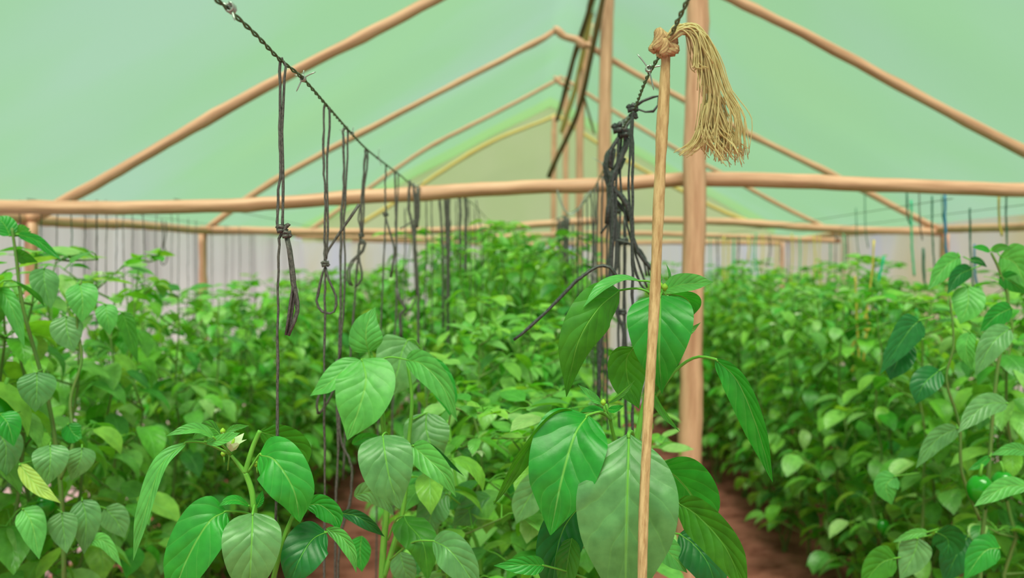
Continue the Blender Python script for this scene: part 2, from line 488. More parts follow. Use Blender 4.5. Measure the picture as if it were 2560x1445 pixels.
def flower_part(plant, px, py, d, dirv, s=.016):
    mb = MB(); c = P(px, py, d); dv = V(dirv).normalized()
    a0 = dv.cross(V((0, 1, .2))).normalized(); b0 = dv.cross(a0)
    for k in range(6):
        a = k * math.pi / 3
        o = a0 * math.cos(a) + b0 * math.sin(a)
        blade(mb, [c + o * .002, c + o * s * .45 + dv * s * .75, c + o * s * .95 + dv * s * 1.35], s * .38, -o + dv * .4, fold=.2, nl=6, nw=2, a=.4, b=.8)
    tube(mb, [c + dv * s * .3, c + dv * s * 1.1], [.003, .0018], 8, 1)
    tube(mb, [c - dv * .002, c - dv * .012, c - dv * .022 + V((0, 0, -.01))], [.0035, .0015, .0015], 8, 2)
    return mb.build('flower', [M['petal'], M['bud'], M['stem']], plant)

# --- hero plant behind the raffia cord
D = 1.36
hp = empty('pepper_plant', (P(1600, 1500, D).x, D, 0))
tag(hp, 'tall sharp pepper plant with big drooping leaves right behind the raffia cord', 'plant')
def rebase(root):
    bpy.context.view_layer.update()
    for ch in root.children:
        ch.matrix_parent_inverse = root.matrix_world.inverted()
stem_part(hp, [(1598, 2600, D), (1585, 1900, D + .01), (1578, 1500, D), (1586, 1250, D), (1590, 1110, D)], .008, .0058)
stem_part(hp, [(1590, 1112, D), (1602, 1050, D), (1622, 960, D), (1640, 860, D), (1650, 760, D), (1658, 728, D)], .0052, .0026, 'branch')
stem_part(hp, [(1545, 1120, D), (1532, 1080, D - .01), (1523, 1035, D - .02), (1515, 1010, D - .02)], .0032, .0022, 'branch')
stem_part(hp, [(1590, 1160, D), (1568, 1140, D), (1545, 1118, D)], .004, .0032, 'branch')
hero_leaf(hp, [(1651, 738, 1.33), (1650, 800, 1.30), (1648, 890, 1.30), (1655, 984, 1.33)], 82, 'leaf_bright', 4, [(1656, 730, 1.36)], fold=.12, a=.42, b=.95, ruffle=.03)
hero_leaf(hp, [(1549, 726, 1.38), (1496, 772, 1.34), (1444, 860, 1.33), (1416, 992, 1.36)], 76, 'leaf_olive', -22, [(1650, 745, 1.37), (1600, 722, 1.37)], fold=-.18, wl=.8, wr=.75, a=.5, b=.8, ruffle=.03)
hero_leaf(hp, [(1600, 702, 1.37), (1552, 700, 1.36), (1505, 722, 1.34), (1458, 768, 1.33)], 24, 'leaf_light', 60, [(1652, 735, 1.37), (1630, 706, 1.37)], fold=.4, a=.7)
hero_leaf(hp, [(1662, 724, 1.36), (1700, 712, 1.35), (1745, 708, 1.34), (1784, 705, 1.33)], 26, 'leaf_light', -25, [(1656, 735, 1.37)], fold=.5, a=.5)
hero_leaf(hp, [(1672, 735, 1.38), (1708, 742, 1.4), (1726, 762, 1.42), (1722, 800, 1.43)], 32, 'leaf_bright', 20, [(1656, 735, 1.37)], fold=.3)
hero_leaf(hp, [(1652, 722, 1.38), (1646, 700, 1.38), (1648, 664, 1.38)], 9, 'leaf_light', 40, fold=.5)
hero_leaf(hp, [(1664, 716, 1.38), (1672, 690, 1.38), (1666, 660, 1.38)], 7, 'leaf_light', 60, fold=.5)
hero_leaf(hp, [(1700, 848, 1.4), (1718, 832, 1.4), (1752, 806, 1.4)], 10, 'leaf_light', 30, fold=.4)
# long arched leaf
hero_leaf(hp, [(1788, 898, 1.33), (1842, 950, 1.31), (1890, 1060, 1.31), (1932, 1206, 1.33)], 42, 'leaf_bright', 34, [(1640, 990, 1.36), (1690, 925, 1.36), (1740, 893, 1.35)], fold=.35, wl=.8, wr=1, a=.62, b=.75, prad=.0022, ruffle=.03)
hero_leaf(hp, [(1470, 1038, 1.31), (1436, 1090, 1.28), (1404, 1200, 1.26), (1376, 1338, 1.27)], 96, 'leaf_bright', 8, [(1528, 1050, 1.34), (1505, 1030, 1.33)], fold=.22, wl=.95, wr=1.0, a=.6, b=.75, ruffle=.12, prad=.002)
hero_leaf(hp, [(1442, 1035, 1.32), (1380, 1050, 1.30), (1306, 1140, 1.29), (1234, 1262, 1.30)], 34, 'leaf_olive', -52, [(1520, 1040, 1.35), (1480, 1027, 1.33)], fold=.4, a=.7, b=.7)
hero_leaf(hp, [(1572, 1084, 1.29), (1570, 1180, 1.25), (1566, 1330, 1.235), (1562, 1548, 1.26)], 126, 'leaf_dusty', 0, [(1588, 1120, 1.35), (1580, 1082, 1.32)], fold=.1, a=.92, b=.82, ruffle=.13, prad=.003, nl=34)
hero_leaf(hp, [(1640, 1166, 1.34), (1690, 1192, 1.36), (1740, 1260, 1.38), (1756, 1356, 1.40)], 74, 'leaf_bright', 14, [(1596, 1190, 1.36)], fold=.2, a=.5, b=.75)
hero_leaf(hp, [(1692, 1256, 1.33), (1745, 1290, 1.31), (1815, 1370, 1.29), (1868, 1492, 1.29)], 55, 'leaf_olive', 30, [(1598, 1300, 1.36), (1640, 1262, 1.35)], fold=.32, a=.6, b=.7)
hero_leaf(hp, [(1698, 1335, 1.4), (1735, 1362, 1.39), (1775, 1420, 1.38), (1800, 1520, 1.38)], 56, 'leaf_deep', -12, [(1600, 1380, 1.38), (1650, 1335, 1.39)], fold=.2)
hero_leaf(hp, [(1640, 1355, 1.38), (1672, 1380, 1.38), (1718, 1432, 1.38)], 34, 'leaf_light', -20, [(1596, 1380, 1.37)], fold=.2)
hero_leaf(hp, [(1452, 1262, 1.38), (1410, 1320, 1.37), (1388, 1400, 1.36), (1380, 1520, 1.37)], 62, 'leaf_deep', -20, [(1580, 1330, 1.38), (1510, 1262, 1.39)], fold=.25)
hero_leaf(hp, [(1430, 1345, 1.36), (1420, 1400, 1.35), (1410, 1500, 1.35)], 36, 'leaf_olive', 30, fold=.2)
hero_leaf(hp, [(1362, 1414, 1.33), (1320, 1412, 1.32), (1234, 1414, 1.31)], 24, 'leaf_bright', -10, [(1575, 1500, 1.38), (1450, 1440, 1.36)], fold=.4)
hero_leaf(hp, [(1585, 868, 1.4), (1566, 900, 1.41), (1572, 960, 1.42), (1598, 1022, 1.42)], 48, 'leaf_olive', -10, [(1630, 900, 1.38)], fold=.2)
hero_leaf(hp, [(1628, 960, 1.38), (1640, 1000, 1.38), (1666, 1040, 1.38), (1700, 1080, 1.38)], 12, 'leaf_light', 40, fold=.5)
# small shoot
hero_leaf(hp, [(1502, 1008, 1.33), (1478, 992, 1.32), (1446, 962, 1.31)], 12, 'leaf_light', 35, fold=.5)
hero_leaf(hp, [(1520, 1008, 1.33), (1552, 985, 1.32), (1586, 952, 1.31)], 9, 'leaf_light', 45, fold=.5)
hero_leaf(hp, [(1520, 1024, 1.33), (1540, 1024, 1.32), (1560, 1014, 1.31)], 10, 'leaf_bright', -30, fold=.5)
hero_leaf(hp, [(1515, 1030, 1.34), (1485, 1024, 1.33), (1450, 1030, 1.32)], 13, 'leaf_bright', 55, fold=.4)
bud_part(hp, 1508, 1006, 1.32, .0042); bud_part(hp, 1662, 718, 1.345, .005); bud_part(hp, 1652, 714, 1.36, .004)
flower_part(hp, 1588, 1098, 1.37, (.7, -.2, .25), .014)
flower_part(hp, 1532, 1112, 1.37, (-.3, -.4, -.2), .013)
rebase(hp)

# --- hero plant in front with the flower (low)
E = 1.34
hq = empty('pepper_plant', (P(660, 1500, E).x, E, 0))
tag(hq, 'low pepper plant with a white star flower, in front beside the first hanging string', 'plant')
stem_part(hq, [(640, 2600, E), (662, 2000, E), (655, 1600, E), (640, 1400, E), (636, 1290, E), (630, 1230, E), (613, 1180, E)], .0075, .0042)
stem_part(hq, [(613, 1182, E), (596, 1160, E), (578, 1138, E)], .0038, .0024, 'branch')
stem_part(hq, [(613, 1182, E), (622, 1150, E), (633, 1115, E), (650, 1077, E)], .0044, .0034, 'branch')
stem_part(hq, [(655, 1560, E), (690, 1420, E), (712, 1340, E), (732, 1290, E)], .0045, .003, 'branch')
flower_part(hq, 577, 1128, E, (.3, -.25, .9), .02)
hero_leaf(hq, [(648, 1137, 1.33), (688, 1152, 1.31), (734, 1225, 1.3), (750, 1306, 1.31)], 62, 'leaf_bright', 6, [(620, 1180, 1.34)], fold=.15, a=.5, b=.7, ruffle=.04)
hero_leaf(hq, [(650, 1080, 1.40), (700, 1095, 1.41), (745, 1125, 1.42), (762, 1180, 1.43)], 42, 'leaf_olive', 25, fold=.2)
hero_leaf(hq, [(632, 1282, 1.30), (630, 1340, 1.27), (626, 1420, 1.265), (622, 1510, 1.28)], 72, 'leaf_dusty', 0, [(636, 1262, 1.33)], fold=.12, a=.5, b=.85, ruffle=.05)
hero_leaf(hq, [(566, 1278, 1.30), (520, 1308, 1.28), (462, 1410, 1.27), (425, 1520, 1.28)], 66, 'leaf_bright', 14, [(636, 1290, 1.34), (606, 1280, 1.32)], fold=.2, a=.55, b=.8, ruffle=.08)
hero_leaf(hq, [(468, 1105, 1.3), (405, 1160, 1.28), (362, 1285, 1.27), (333, 1402, 1.28)], 25, 'leaf_light', 40, [(578, 1136, 1.34), (515, 1108, 1.32)], fold=.45, a=.8, b=.8)
hero_leaf(hq, [(535, 1094, 1.31), (500, 1074, 1.3), (462, 1076, 1.29), (414, 1090, 1.28)], 15, 'leaf_light', 30, [(578, 1134, 1.34), (552, 1110, 1.32)], fold=.5)
hero_leaf(hq, [(514, 1106, 1.32), (545, 1102, 1.31), (575, 1092, 1.30), (600, 1082, 1.30)], 14, 'leaf_light', -20, [(576, 1136, 1.34)], fold=.3)
hero_leaf(hq, [(566, 1082, 1.33), (590, 1068, 1.33), (622, 1064, 1.32)], 9, 'leaf_light', 20, fold=.3)
hero_leaf(hq, [(552, 1088, 1.34), (530, 1070, 1.36), (500, 1080, 1.38), (480, 1100, 1.4)], 20, 'leaf_olive', 20, fold=.3)
hero_leaf(hq, [(624, 1266, 1.33), (598, 1252, 1.31), (572, 1252, 1.3), (546, 1266, 1.29)], 14, 'leaf_bright', 35, [(634, 1284, 1.34)], fold=.3)
hero_leaf(hq, [(640, 1270, 1.34), (650, 1250, 1.34), (656, 1226, 1.34)], 10, 'leaf_bright', 0, fold=.3)
hero_leaf(hq, [(544, 1278, 1.42), (546, 1310, 1.42), (546, 1348, 1.42)], 19, 'leaf_yellow', 0, fold=.2)
hero_leaf(hq, [(764, 1264, 1.38), (800, 1262, 1.38), (835, 1290, 1.38), (848, 1326, 1.38)], 30, 'leaf_bright', 18, [(728, 1300, 1.36), (742, 1270, 1.37)], fold=.3)
hero_leaf(hq, [(815, 1330, 1.36), (780, 1350, 1.34), (746, 1405, 1.32), (722, 1480, 1.32)], 56, 'leaf_deep', 10, [(700, 1400, 1.36), (770, 1330, 1.36)], fold=.15)
hero_leaf(hq, [(815, 1322, 1.38), (852, 1340, 1.37), (878, 1380, 1.36), (891, 1432, 1.36)], 20, 'leaf_light', 30, fold=.3)
bud_part(hq, 557, 1078, 1.34, .0042); bud_part(hq, 640, 1160, 1.34, .004); bud_part(hq, 708, 1370, 1.35, .0055); bud_part(hq, 558, 1134, 1.35, .004)
rebase(hq)

# --- hero plant in the middle
G = 1.75
hr = empty('pepper_plant', (P(960, 1500, G).x, G, 0))
tag(hr, 'pale leafy pepper plant with an upright bright leaf, behind the hanging strings', 'plant')
stem_part(hr, [(965, 2300, G), (960, 1800, G), (955, 1445, G), (968, 1240, G), (958, 1060, G), (935, 920, G), (925, 880, G)], .009, .004)
stem_part(hr, [(958, 1445, G), (985, 1360, G), (1010, 1260, G), (1020, 1120, G), (1030, 1000, G), (1018, 905, G)], .006, .003, 'branch')
stem_part(hr, [(1210, 2000, G + .5), (1205, 1445, G + .5), (1165, 1300, G + .5), (1140, 1200, G + .5), (1120, 1050, G + .5)], .007, .004, 'branch')
hero_leaf(hr, [(922, 880, 1.74), (915, 850, 1.73), (918, 812, 1.73), (938, 768, 1.74)], 42, 'leaf_light', 0, [(928, 910, 1.75)], fold=.2, a=.5)
hero_leaf(hr, [(905, 898, 1.72), (915, 950, 1.69), (898, 1020, 1.67), (868, 1100, 1.67)], 74, 'leaf_light', 5, [(930, 900, 1.75)], fold=.2, a=.5, b=.8)
hero_leaf(hr, [(900, 900, 1.74), (860, 925, 1.73), (820, 960, 1.72), (775, 990, 1.72)], 32, 'leaf_light', 30, fold=.3)
hero_leaf(hr, [(1015, 899, 1.72), (1058, 912, 1.69), (1108, 968, 1.67), (1143, 1054, 1.67)], 36, 'leaf_light', 22, [(935, 905, 1.75), (975, 893, 1.74)], fold=.3, a=.6)
hero_leaf(hr, [(1020, 850, 1.95), (1005, 880, 1.94), (990, 940, 1.93), (960, 1000, 1.94)], 62, 'leaf_dusty', 0, [(1050, 870, 1.97), (1036, 850, 1.96)], fold=.15, a=.5)
hero_leaf(hr, [(1060, 905, 1.85), (1090, 930, 1.84), (1118, 990, 1.83), (1125, 1040, 1.83)], 32, 'leaf_bright', 10, fold=.2)
hero_leaf(hr, [(957, 1088, 1.58), (962, 1130, 1.55), (975, 1200, 1.54), (1000, 1272, 1.55)], 68, 'leaf_dusty', 0, [(975, 1100, 1.65), (966, 1082, 1.6)], fold=.14, a=.48, b=.75)
hero_leaf(hr, [(1031, 1114, 1.62), (1062, 1140, 1.6), (1108, 1185, 1.58), (1140, 1242, 1.58)], 34, 'leaf_light', 14, [(1010, 1130, 1.66)], fold=.3, a=.5)
hero_leaf(hr, [(1030, 1112, 1.66), (1070, 1115, 1.65), (1110, 1145, 1.64), (1160, 1190, 1.64)], 14, 'leaf_deep', 40, fold=.4)
hero_leaf(hr, [(1066, 1032, 1.8), (1066, 1075, 1.78), (1082, 1120, 1.77), (1108, 1158, 1.78)], 58, 'leaf_dusty', 0, [(1030, 1050, 1.78)], fold=.12, a=.5)
hero_leaf(hr, [(852, 1283, 1.6), (890, 1290, 1.58), (925, 1312, 1.58), (962, 1342, 1.6)], 18, 'leaf_deep', 20, fold=.4)
hero_leaf(hr, [(885, 1240, 1.7), (925, 1230, 1.68), (960, 1250, 1.67), (985, 1290, 1.66)], 30, 'leaf_dusty', 35, fold=.2)
hero_leaf(hr, [(1010, 1290, 1.68), (1020, 1310, 1.65), (1058, 1360, 1.62), (1070, 1450, 1.62)], 44, 'leaf_olive', -10, [(970, 1350, 1.72), (990, 1300, 1.7)], fold=-.1, a=.5, b=.6)
hero_leaf(hr, [(1082, 1352, 1.6), (1120, 1372, 1.57), (1160, 1420, 1.56), (1200, 1490, 1.56)], 46, 'leaf_dusty', 10, [(975, 1400, 1.66), (1030, 1356, 1.62)], fold=.2)
hero_leaf(hr, [(1118, 1235, 1.9), (1092, 1260, 1.88), (1075, 1300, 1.87), (1080, 1345, 1.87)], 40, 'leaf_dusty', 0, [(1150, 1260, 1.95)], fold=.2)
hero_leaf(hr, [(1225, 1240, 2.1), (1190, 1262, 2.08), (1160, 1290, 2.07), (1130, 1315, 2.07)], 34, 'leaf_dusty', -10, fold=.2)
hero_leaf(hr, [(1000, 1380, 1.75), (1010, 1420, 1.74), (1030, 1470, 1.74)], 34, 'leaf_dusty', 20, fold=.2)
hero_leaf(hr, [(905, 1340, 1.8), (900, 1380, 1.8), (905, 1430, 1.8)], 30, 'leaf_bright', 20, fold=.2)
hero_leaf(hr, [(880, 1110, 1.8), (910, 1095, 1.78), (940, 1095, 1.77), (962, 1110, 1.77)], 16, 'leaf_bright', 30, fold=.4)
hero_leaf(hr, [(1385, 1190, 1.9), (1345, 1215, 1.9), (1310, 1265, 1.9), (1290, 1310, 1.9)], 40, 'leaf_dusty', 0, fold=.2)
rebase(hr)

# --- single sharp leaves on the near plants of the wall row
hs = empty('pepper_plant', (P(120, 1445, 2.0).x, 2.0, 0))
tag(hs, 'pepper plant with hanging heart shaped leaves and one yellowing leaf, nearest the side wall', 'plant')
stem_part(hs, [(150, 2000, 2.), (160, 1445, 2.), (150, 1200, 2.), (120, 1000, 2.), (60, 780, 2.), (40, 640, 2.), (30, 570, 2.)], .0065, .003, 'stem', 'stem_old')
stem_part(hs, [(150, 1200, 2.), (182, 1110, 2.), (176, 1000, 2.03), (204, 900, 2.05), (192, 800, 2.05), (203, 700, 2.05)], .0045, .0025, 'branch', 'stem_old')
for (mid, w, m, ro) in [
    ([(125, 1112, 1.9), (126, 1150, 1.88), (118, 1215, 1.88)], 42, 'leaf_dusty', 0),
    ([(205, 1118, 1.95), (200, 1150, 1.94), (178, 1202, 1.94)], 34, 'leaf_dusty', -8),
    ([(50, 1160, 1.85), (75, 1195, 1.84), (105, 1225, 1.83), (152, 1258, 1.82)], 20, 'leaf_yellow', 8),
    ([(58, 1272, 1.85), (80, 1310, 1.84), (98, 1398, 1.83)], 34, 'leaf_light', 6),
    ([(154, 1280, 1.9), (158, 1320, 1.89), (167, 1384, 1.88)], 34, 'leaf_dusty', 0),
    ([(205, 1250, 1.95), (215, 1300, 1.94), (210, 1386, 1.94)], 36, 'leaf_dusty', 0),
    ([(0, 1035, 1.85), (20, 1060, 1.84), (35, 1116, 1.84)], 32, 'leaf_bright', -12),
    ([(0, 1085, 1.9), (15, 1120, 1.9), (8, 1200, 1.9)], 40, 'leaf_dusty', 0),
    ([(198, 708, 2.05), (206, 745, 2.03), (205, 806, 2.03)], 37, 'leaf_light', 0),
    ([(110, 670, 2.05), (112, 710, 2.03), (128, 772, 2.03)], 34, 'leaf_dusty', -12),
    ([(165, 790, 2.05), (168, 830, 2.04), (185, 880, 2.04)], 38, 'leaf_dusty', 4),
    ([(92, 930, 1.95), (92, 970, 1.94), (88, 1030, 1.94)], 44, 'leaf_dusty', 0),
    ([(0, 720, 1.95), (30, 770, 1.93), (62, 870, 1.93)], 22, 'leaf_light', 20),
    ([(42, 585, 2.0), (90, 600, 1.98), (120, 622, 1.97), (156, 652, 1.96)], 14, 'leaf_bright', 25),
    ([(26, 590, 2.0), (10, 560, 2.0), (-10, 540, 2.0)], 26, 'leaf_bright', 10),
    ([(40, 590, 2.02), (55, 575, 2.02), (75, 572, 2.02)], 16, 'leaf_light', 10),
    ([(40, 650, 2.02), (60, 640, 2.0), (95, 655, 1.99)], 20, 'leaf_olive', 30),
    ([(15, 740, 2.02), (-10, 770, 2.0), (-20, 830, 2.)], 30, 'leaf_olive', -10),
    ([(262, 760, 2.15), (268, 790, 2.14), (275, 838, 2.14)], 26, 'leaf_light', 0),
    ([(305, 780, 2.3), (318, 815, 2.3), (345, 910, 2.3)], 22, 'leaf_olive', 14),
    ([(170, 1060, 2.0), (185, 1085, 2.0), (205, 1095, 2.0)], 26, 'leaf_bright', 14),
    ([(225, 1350, 1.95), (262, 1355, 1.94), (305, 1418, 1.93)], 18, 'leaf_light', 22),
    ([(262, 1270, 2.05), (290, 1300, 2.05), (312, 1345, 2.05)], 34, 'leaf_dusty', 8)]:
    b0 = mid[0]
    sx = 130 if b0[0] < 170 else 205
    hero_leaf(hs, mid, w, m, ro, [((b0[0] * 1.6 + sx) / 2.6, b0[1] - 6, b0[2] + .05)], fold=.15, a=.5, b=.8, nl=14)
rebase(hs)

# --- near plant on the far side of the soil path with large leaves
ht = empty('pepper_plant', (P(2450, 1445, 2.25).x, 2.25, 0))
tag(ht, 'pepper plant with large slanting leaves and forked top shoot beside the hanging blue string', 'plant')
stem_part(ht, [(2440, 2000, 2.25), (2450, 1445, 2.25), (2470, 1200, 2.25), (2490, 950, 2.25), (2520, 760, 2.25), (2500, 680, 2.25), (2478, 632, 2.25)], .0065, .003, 'stem', 'stem_old')
stem_part(ht, [(2450, 1300, 2.25), (2405, 1180, 2.25), (2398, 1060, 2.25), (2366, 950, 2.25), (2384, 860, 2.25), (2374, 740, 2.25)], .0045, .0025, 'branch', 'stem_old')
for (mid, w, m, ro) in [
    ([(2475, 628, 2.25), (2455, 620, 2.24), (2430, 618, 2.23)], 9, 'leaf_bright', 30),
    ([(2480, 628, 2.25), (2500, 618, 2.24), (2530, 620, 2.23)], 11, 'leaf_light', 20),
    ([(2400, 640, 2.3), (2360, 670, 2.28), (2320, 725, 2.27)], 26, 'leaf_light', -20),
    ([(2425, 650, 2.3), (2445, 652, 2.29), (2468, 668, 2.28)], 9, 'leaf_deep', 0),
    ([(2430, 672, 2.3), (2395, 690, 2.28), (2368, 735, 2.27)], 22, 'leaf_deep', -20),
    ([(2500, 640, 2.25), (2540, 660, 2.23), (2565, 720, 2.22)], 46, 'leaf_light', 10),
    ([(2500, 690, 2.25), (2530, 705, 2.24), (2570, 735, 2.24)], 24, 'leaf_bright', 10),
    ([(2420, 715, 2.3), (2420, 760, 2.28), (2400, 810, 2.28)], 38, 'leaf_light', 0),
    ([(2300, 800, 2.2), (2270, 830, 2.2), (2200, 935, 2.2)], 36, 'leaf_deep', -10),
    ([(2265, 855, 2.25), (2245, 900, 2.24), (2225, 950, 2.24)], 38, 'leaf_deep', 10),
    ([(2525, 820, 2.1), (2480, 860, 2.08), (2438, 940, 2.08)], 32, 'leaf_dusty', -10),
    ([(2425, 830, 2.2), (2415, 870, 2.19), (2430, 925, 2.18)], 25, 'leaf_light', 30),
    ([(2530, 770, 2.15), (2490, 790, 2.14), (2450, 830, 2.14)], 28, 'leaf_bright', -25),
    ([(2350, 925, 2.2), (2310, 960, 2.18), (2290, 1010, 2.18)], 34, 'leaf_deep', 0),
    ([(2520, 1008, 2.1), (2470, 1010, 2.08), (2430, 1040, 2.07), (2395, 1082, 2.06)], 28, 'leaf_dusty', -6),
    ([(2570, 1215, 2.0), (2520, 1215, 2.0), (2480, 1235, 1.99), (2435, 1266, 1.98)], 24, 'leaf_light', -8),
    ([(2570, 1130, 2.05), (2530, 1122, 2.04), (2476, 1138, 2.03)], 16, 'leaf_light', -8),
    ([(2475, 1140, 2.1), (2450, 1160, 2.1), (2420, 1176, 2.1)], 10, 'leaf_bright', -20),
    ([(2395, 1070, 2.2), (2340, 1100, 2.2), (2290, 1170, 2.2)], 26, 'leaf_dusty', -20),
    ([(2500, 1370, 2.0), (2460, 1380, 2.0), (2410, 1450, 2.0)], 38, 'leaf_bright', -10),
    ([(2340, 1330, 2.1), (2370, 1350, 2.1), (2368, 1400, 2.1)], 42, 'leaf_deep', 10),
    ([(2295, 1345, 2.1), (2285, 1385, 2.1), (2250, 1450, 2.1)], 38, 'leaf_dusty', 0),
    ([(2240, 1395, 2.1), (2200, 1410, 2.1), (2150, 1470, 2.1)], 40, 'leaf_olive', -20),
    ([(2420, 1340, 2.15), (2390, 1390, 2.14), (2360, 1460, 2.14)], 40, 'leaf_deep', -10),
    ([(2320, 1330, 2.1), (2280, 1335, 2.1), (2232, 1356, 2.1)], 12, 'leaf_light', -20),
    ([(2240, 1190, 2.3), (2215, 1215, 2.3), (2230, 1262, 2.3)], 30, 'leaf_light', 0)]:
    b0 = mid[0]
    sx = 2385 if b0[0] < 2430 else 2485
    hero_leaf(ht, mid, w, m, ro, [((b0[0] * 1.5 + sx) / 2.5, b0[1] - 8, b0[2] + .05)], fold=.2, a=.5, b=.8, nl=14)
rebase(ht)

# ---------------------------------------------------------------- timber frame
def pole(name, pts, r0, r1=None, mat='wood', seg=14, knots=5, cat='beam', label='', bow=.01, seed=0):
    rnd = random.Random(seed + len(C.objects))
    pts = [V(p) for p in pts]; r1 = r1 or r0
    L = sum((pts[i + 1] - pts[i]).length for i in range(len(pts) - 1))
    n = max(12, int(L / .07))
    sp = spline(pts, n); rad = []
    kn = [rnd.random() for _ in range(knots)]
    for i in range(n):
        t = i / (n - 1)
        r = r0 + (r1 - r0) * t
        for k in kn: r += r0 * .13 * math.exp(-((t - k) * L / .06) ** 2)
        rad.append(r * (1 + .04 * math.sin(t * 21 + kn[0] * 9)))
        if 0 < i < n - 1: sp[i] = sp[i] + V((rnd.uniform(-1, 1), rnd.uniform(-1, 1), rnd.uniform(-1, 1))) * r0 * .06 + V((0, 0, 1)) * bow * math.sin(t * 9 + kn[0] * 6) * (1 if abs((pts[-1] - pts[0]).normalized().z) < .8 else 0)
    mb = MB(); tube(mb, sp, rad, seg, wob=.05, rnd=rnd)
    o = mb.build(name, M[mat]); tag(o, label, cat)
    return o

Q = lambda L, d: [P(x, y, d) for x, y in L]
# tie beams
pole('tie_beam', Q([(-260, 528), (0, 518), (300, 520), (620, 512), (860, 495), (1100, 481), (1300, 469), (1500, 463), (1700, 449), (1900, 450), (2200, 462), (2560, 476), (2860, 492)], 3.62), .027, .031, label='thickest horizontal wooden tie beam crossing the whole frame in front', bow=0)
def drop(base, r):  # post foot on the soil under a top point
    return V((base.x, base.y, 0))
# post 1
a = P(1748, -190, 3.48); b = P(1737, 440, 3.48); c = P(1727, 1000, 3.48); g = P(1722, 1500, 3.48); g.z = 0
pole('support_post', [a, b, c, V((c.x - .01, 3.48, .5)), V((c.x - .015, 3.48, -.02))], .042, .051, cat='post', label='thick smooth wooden post standing just behind the raffia cord')
# frame 1 rafters
FR1 = 4.2
E1L = P(55, 556, FR1); E1R = P(2790, 490, FR1); A1 = P(1450, -206, FR1)
pole('rafter', [E1L, P(700, 203, FR1), A1], .0265, .026, label='nearest wooden rafter rising from the side wall behind the first string', cat='rafter')
pole('rafter', [E1R, P(2200, 190, FR1), P(1842, 0, FR1), A1], .0245, .023, label='nearest wooden rafter sloping down past the thick post away from the side wall', cat='rafter')
# frame 2
FR2 = 6.2
A2 = P(1455, 108, FR2)
pole('rafter', [P(515, 577, FR2), P(700, 440, FR2), P(1040, 265, FR2), P(1385, 78, FR2)], .0235, .02, label='second rafter up the side wall slope, ending in a short bent tip', cat='rafter')
pole('rafter', [P(1385, 76, FR2), P(1420, 92, FR2), P(1466, 118, FR2)], .022, .024, label='short stub of wood joining the second rafter to the ridge post', cat='rafter')
pole('rafter', [P(2345, 572, FR2), P(2080, 440, FR2), P(1850, 322, FR2), P(1530, 150, FR2), P(1462, 112, FR2)], .0235, .02, label='second rafter sloping down behind the thick post', cat='rafter')
pole('support_post', [P(1520, -75, 6.1), P(1512, 300, 6.1), P(1508, 700, 6.1), P(1503, 1000, 6.1), drop(P(1500, 1000, 6.1), 0)], .046, .048, cat='post', label='second wooden post, standing behind the black knotted strings')
pole('tie_beam', [P(500, 572, FR2), P(860, 580, FR2), P(1150, 574, FR2), P(1500, 552, FR2), P(1800, 554, FR2), P(2080, 572, FR2), P(2360, 580, FR2)], .024, .027, label='second wooden tie beam, thinner and farther back than the front one', bow=0)
# frame 3
FR3 = 8.2
pole('rafter', [P(750, 592, FR3), P(1000, 415, FR3), P(1170, 318, FR3), P(1405, 192, FR3)], .02, .018, label='third rafter on the side wall slope, thin and pale', cat='rafter')
pole('rafter', [P(2085, 580, FR3), P(1880, 474, FR3), P(1700, 380, FR3), P(1410, 195, FR3)], .02, .018, label='third rafter, meeting the tie beam behind the thick post', cat='rafter')
pole('support_post', [P(1476, 60, 7.6), P(1452, 260, 7.6), P(1448, 700, 7.6), drop(P(1446, 900, 7.6), 0)], .033, .036, cat='post', label='third wooden post, thinner, behind the dark slanting poles')
pole('tie_beam', [P(740, 590, FR3), P(1100, 596, FR3), P(1500, 583, FR3), P(1800, 590, FR3), P(2100, 602, FR3)], .022, .024, label='third wooden tie beam just above the far foliage', bow=0)
# frame 4
FR4 = 10.1
pole('rafter', [P(900, 560, FR4), P(1060, 458, FR4), P(1240, 350, FR4), P(1390, 288, FR4)], .024, .02, mat='wood_pale', label='farthest rafter on the side wall slope, yellowish, at the end gable', cat='rafter')
pole('rafter', [P(1900, 565, FR4), P(1760, 505, FR4), P(1560, 400, FR4), P(1395, 288, FR4)], .024, .02, mat='wood_pale', label='farthest rafter, yellowish, behind the second post', cat='rafter')
pole('support_post', [P(1415, 195, 9.3), P(1414, 500, 9.3), drop(P(1412, 700, 9.3), 0)], .03, .032, cat='post', label='fourth wooden post in the line under the ridge')
pole('support_post', [P(1386, 292, 10.0), P(1384, 500, 10.0), drop(P(1384, 700, 10.), 0)], .03, .032, cat='post', label='last wooden post at the end gable')
pole('tie_beam', [P(880, 600, FR4), P(1300, 610, FR4), P(1700, 606, FR4), P(1960, 608, FR4)], .024, .026, label='farthest wooden tie beam against the end wall', bow=0)
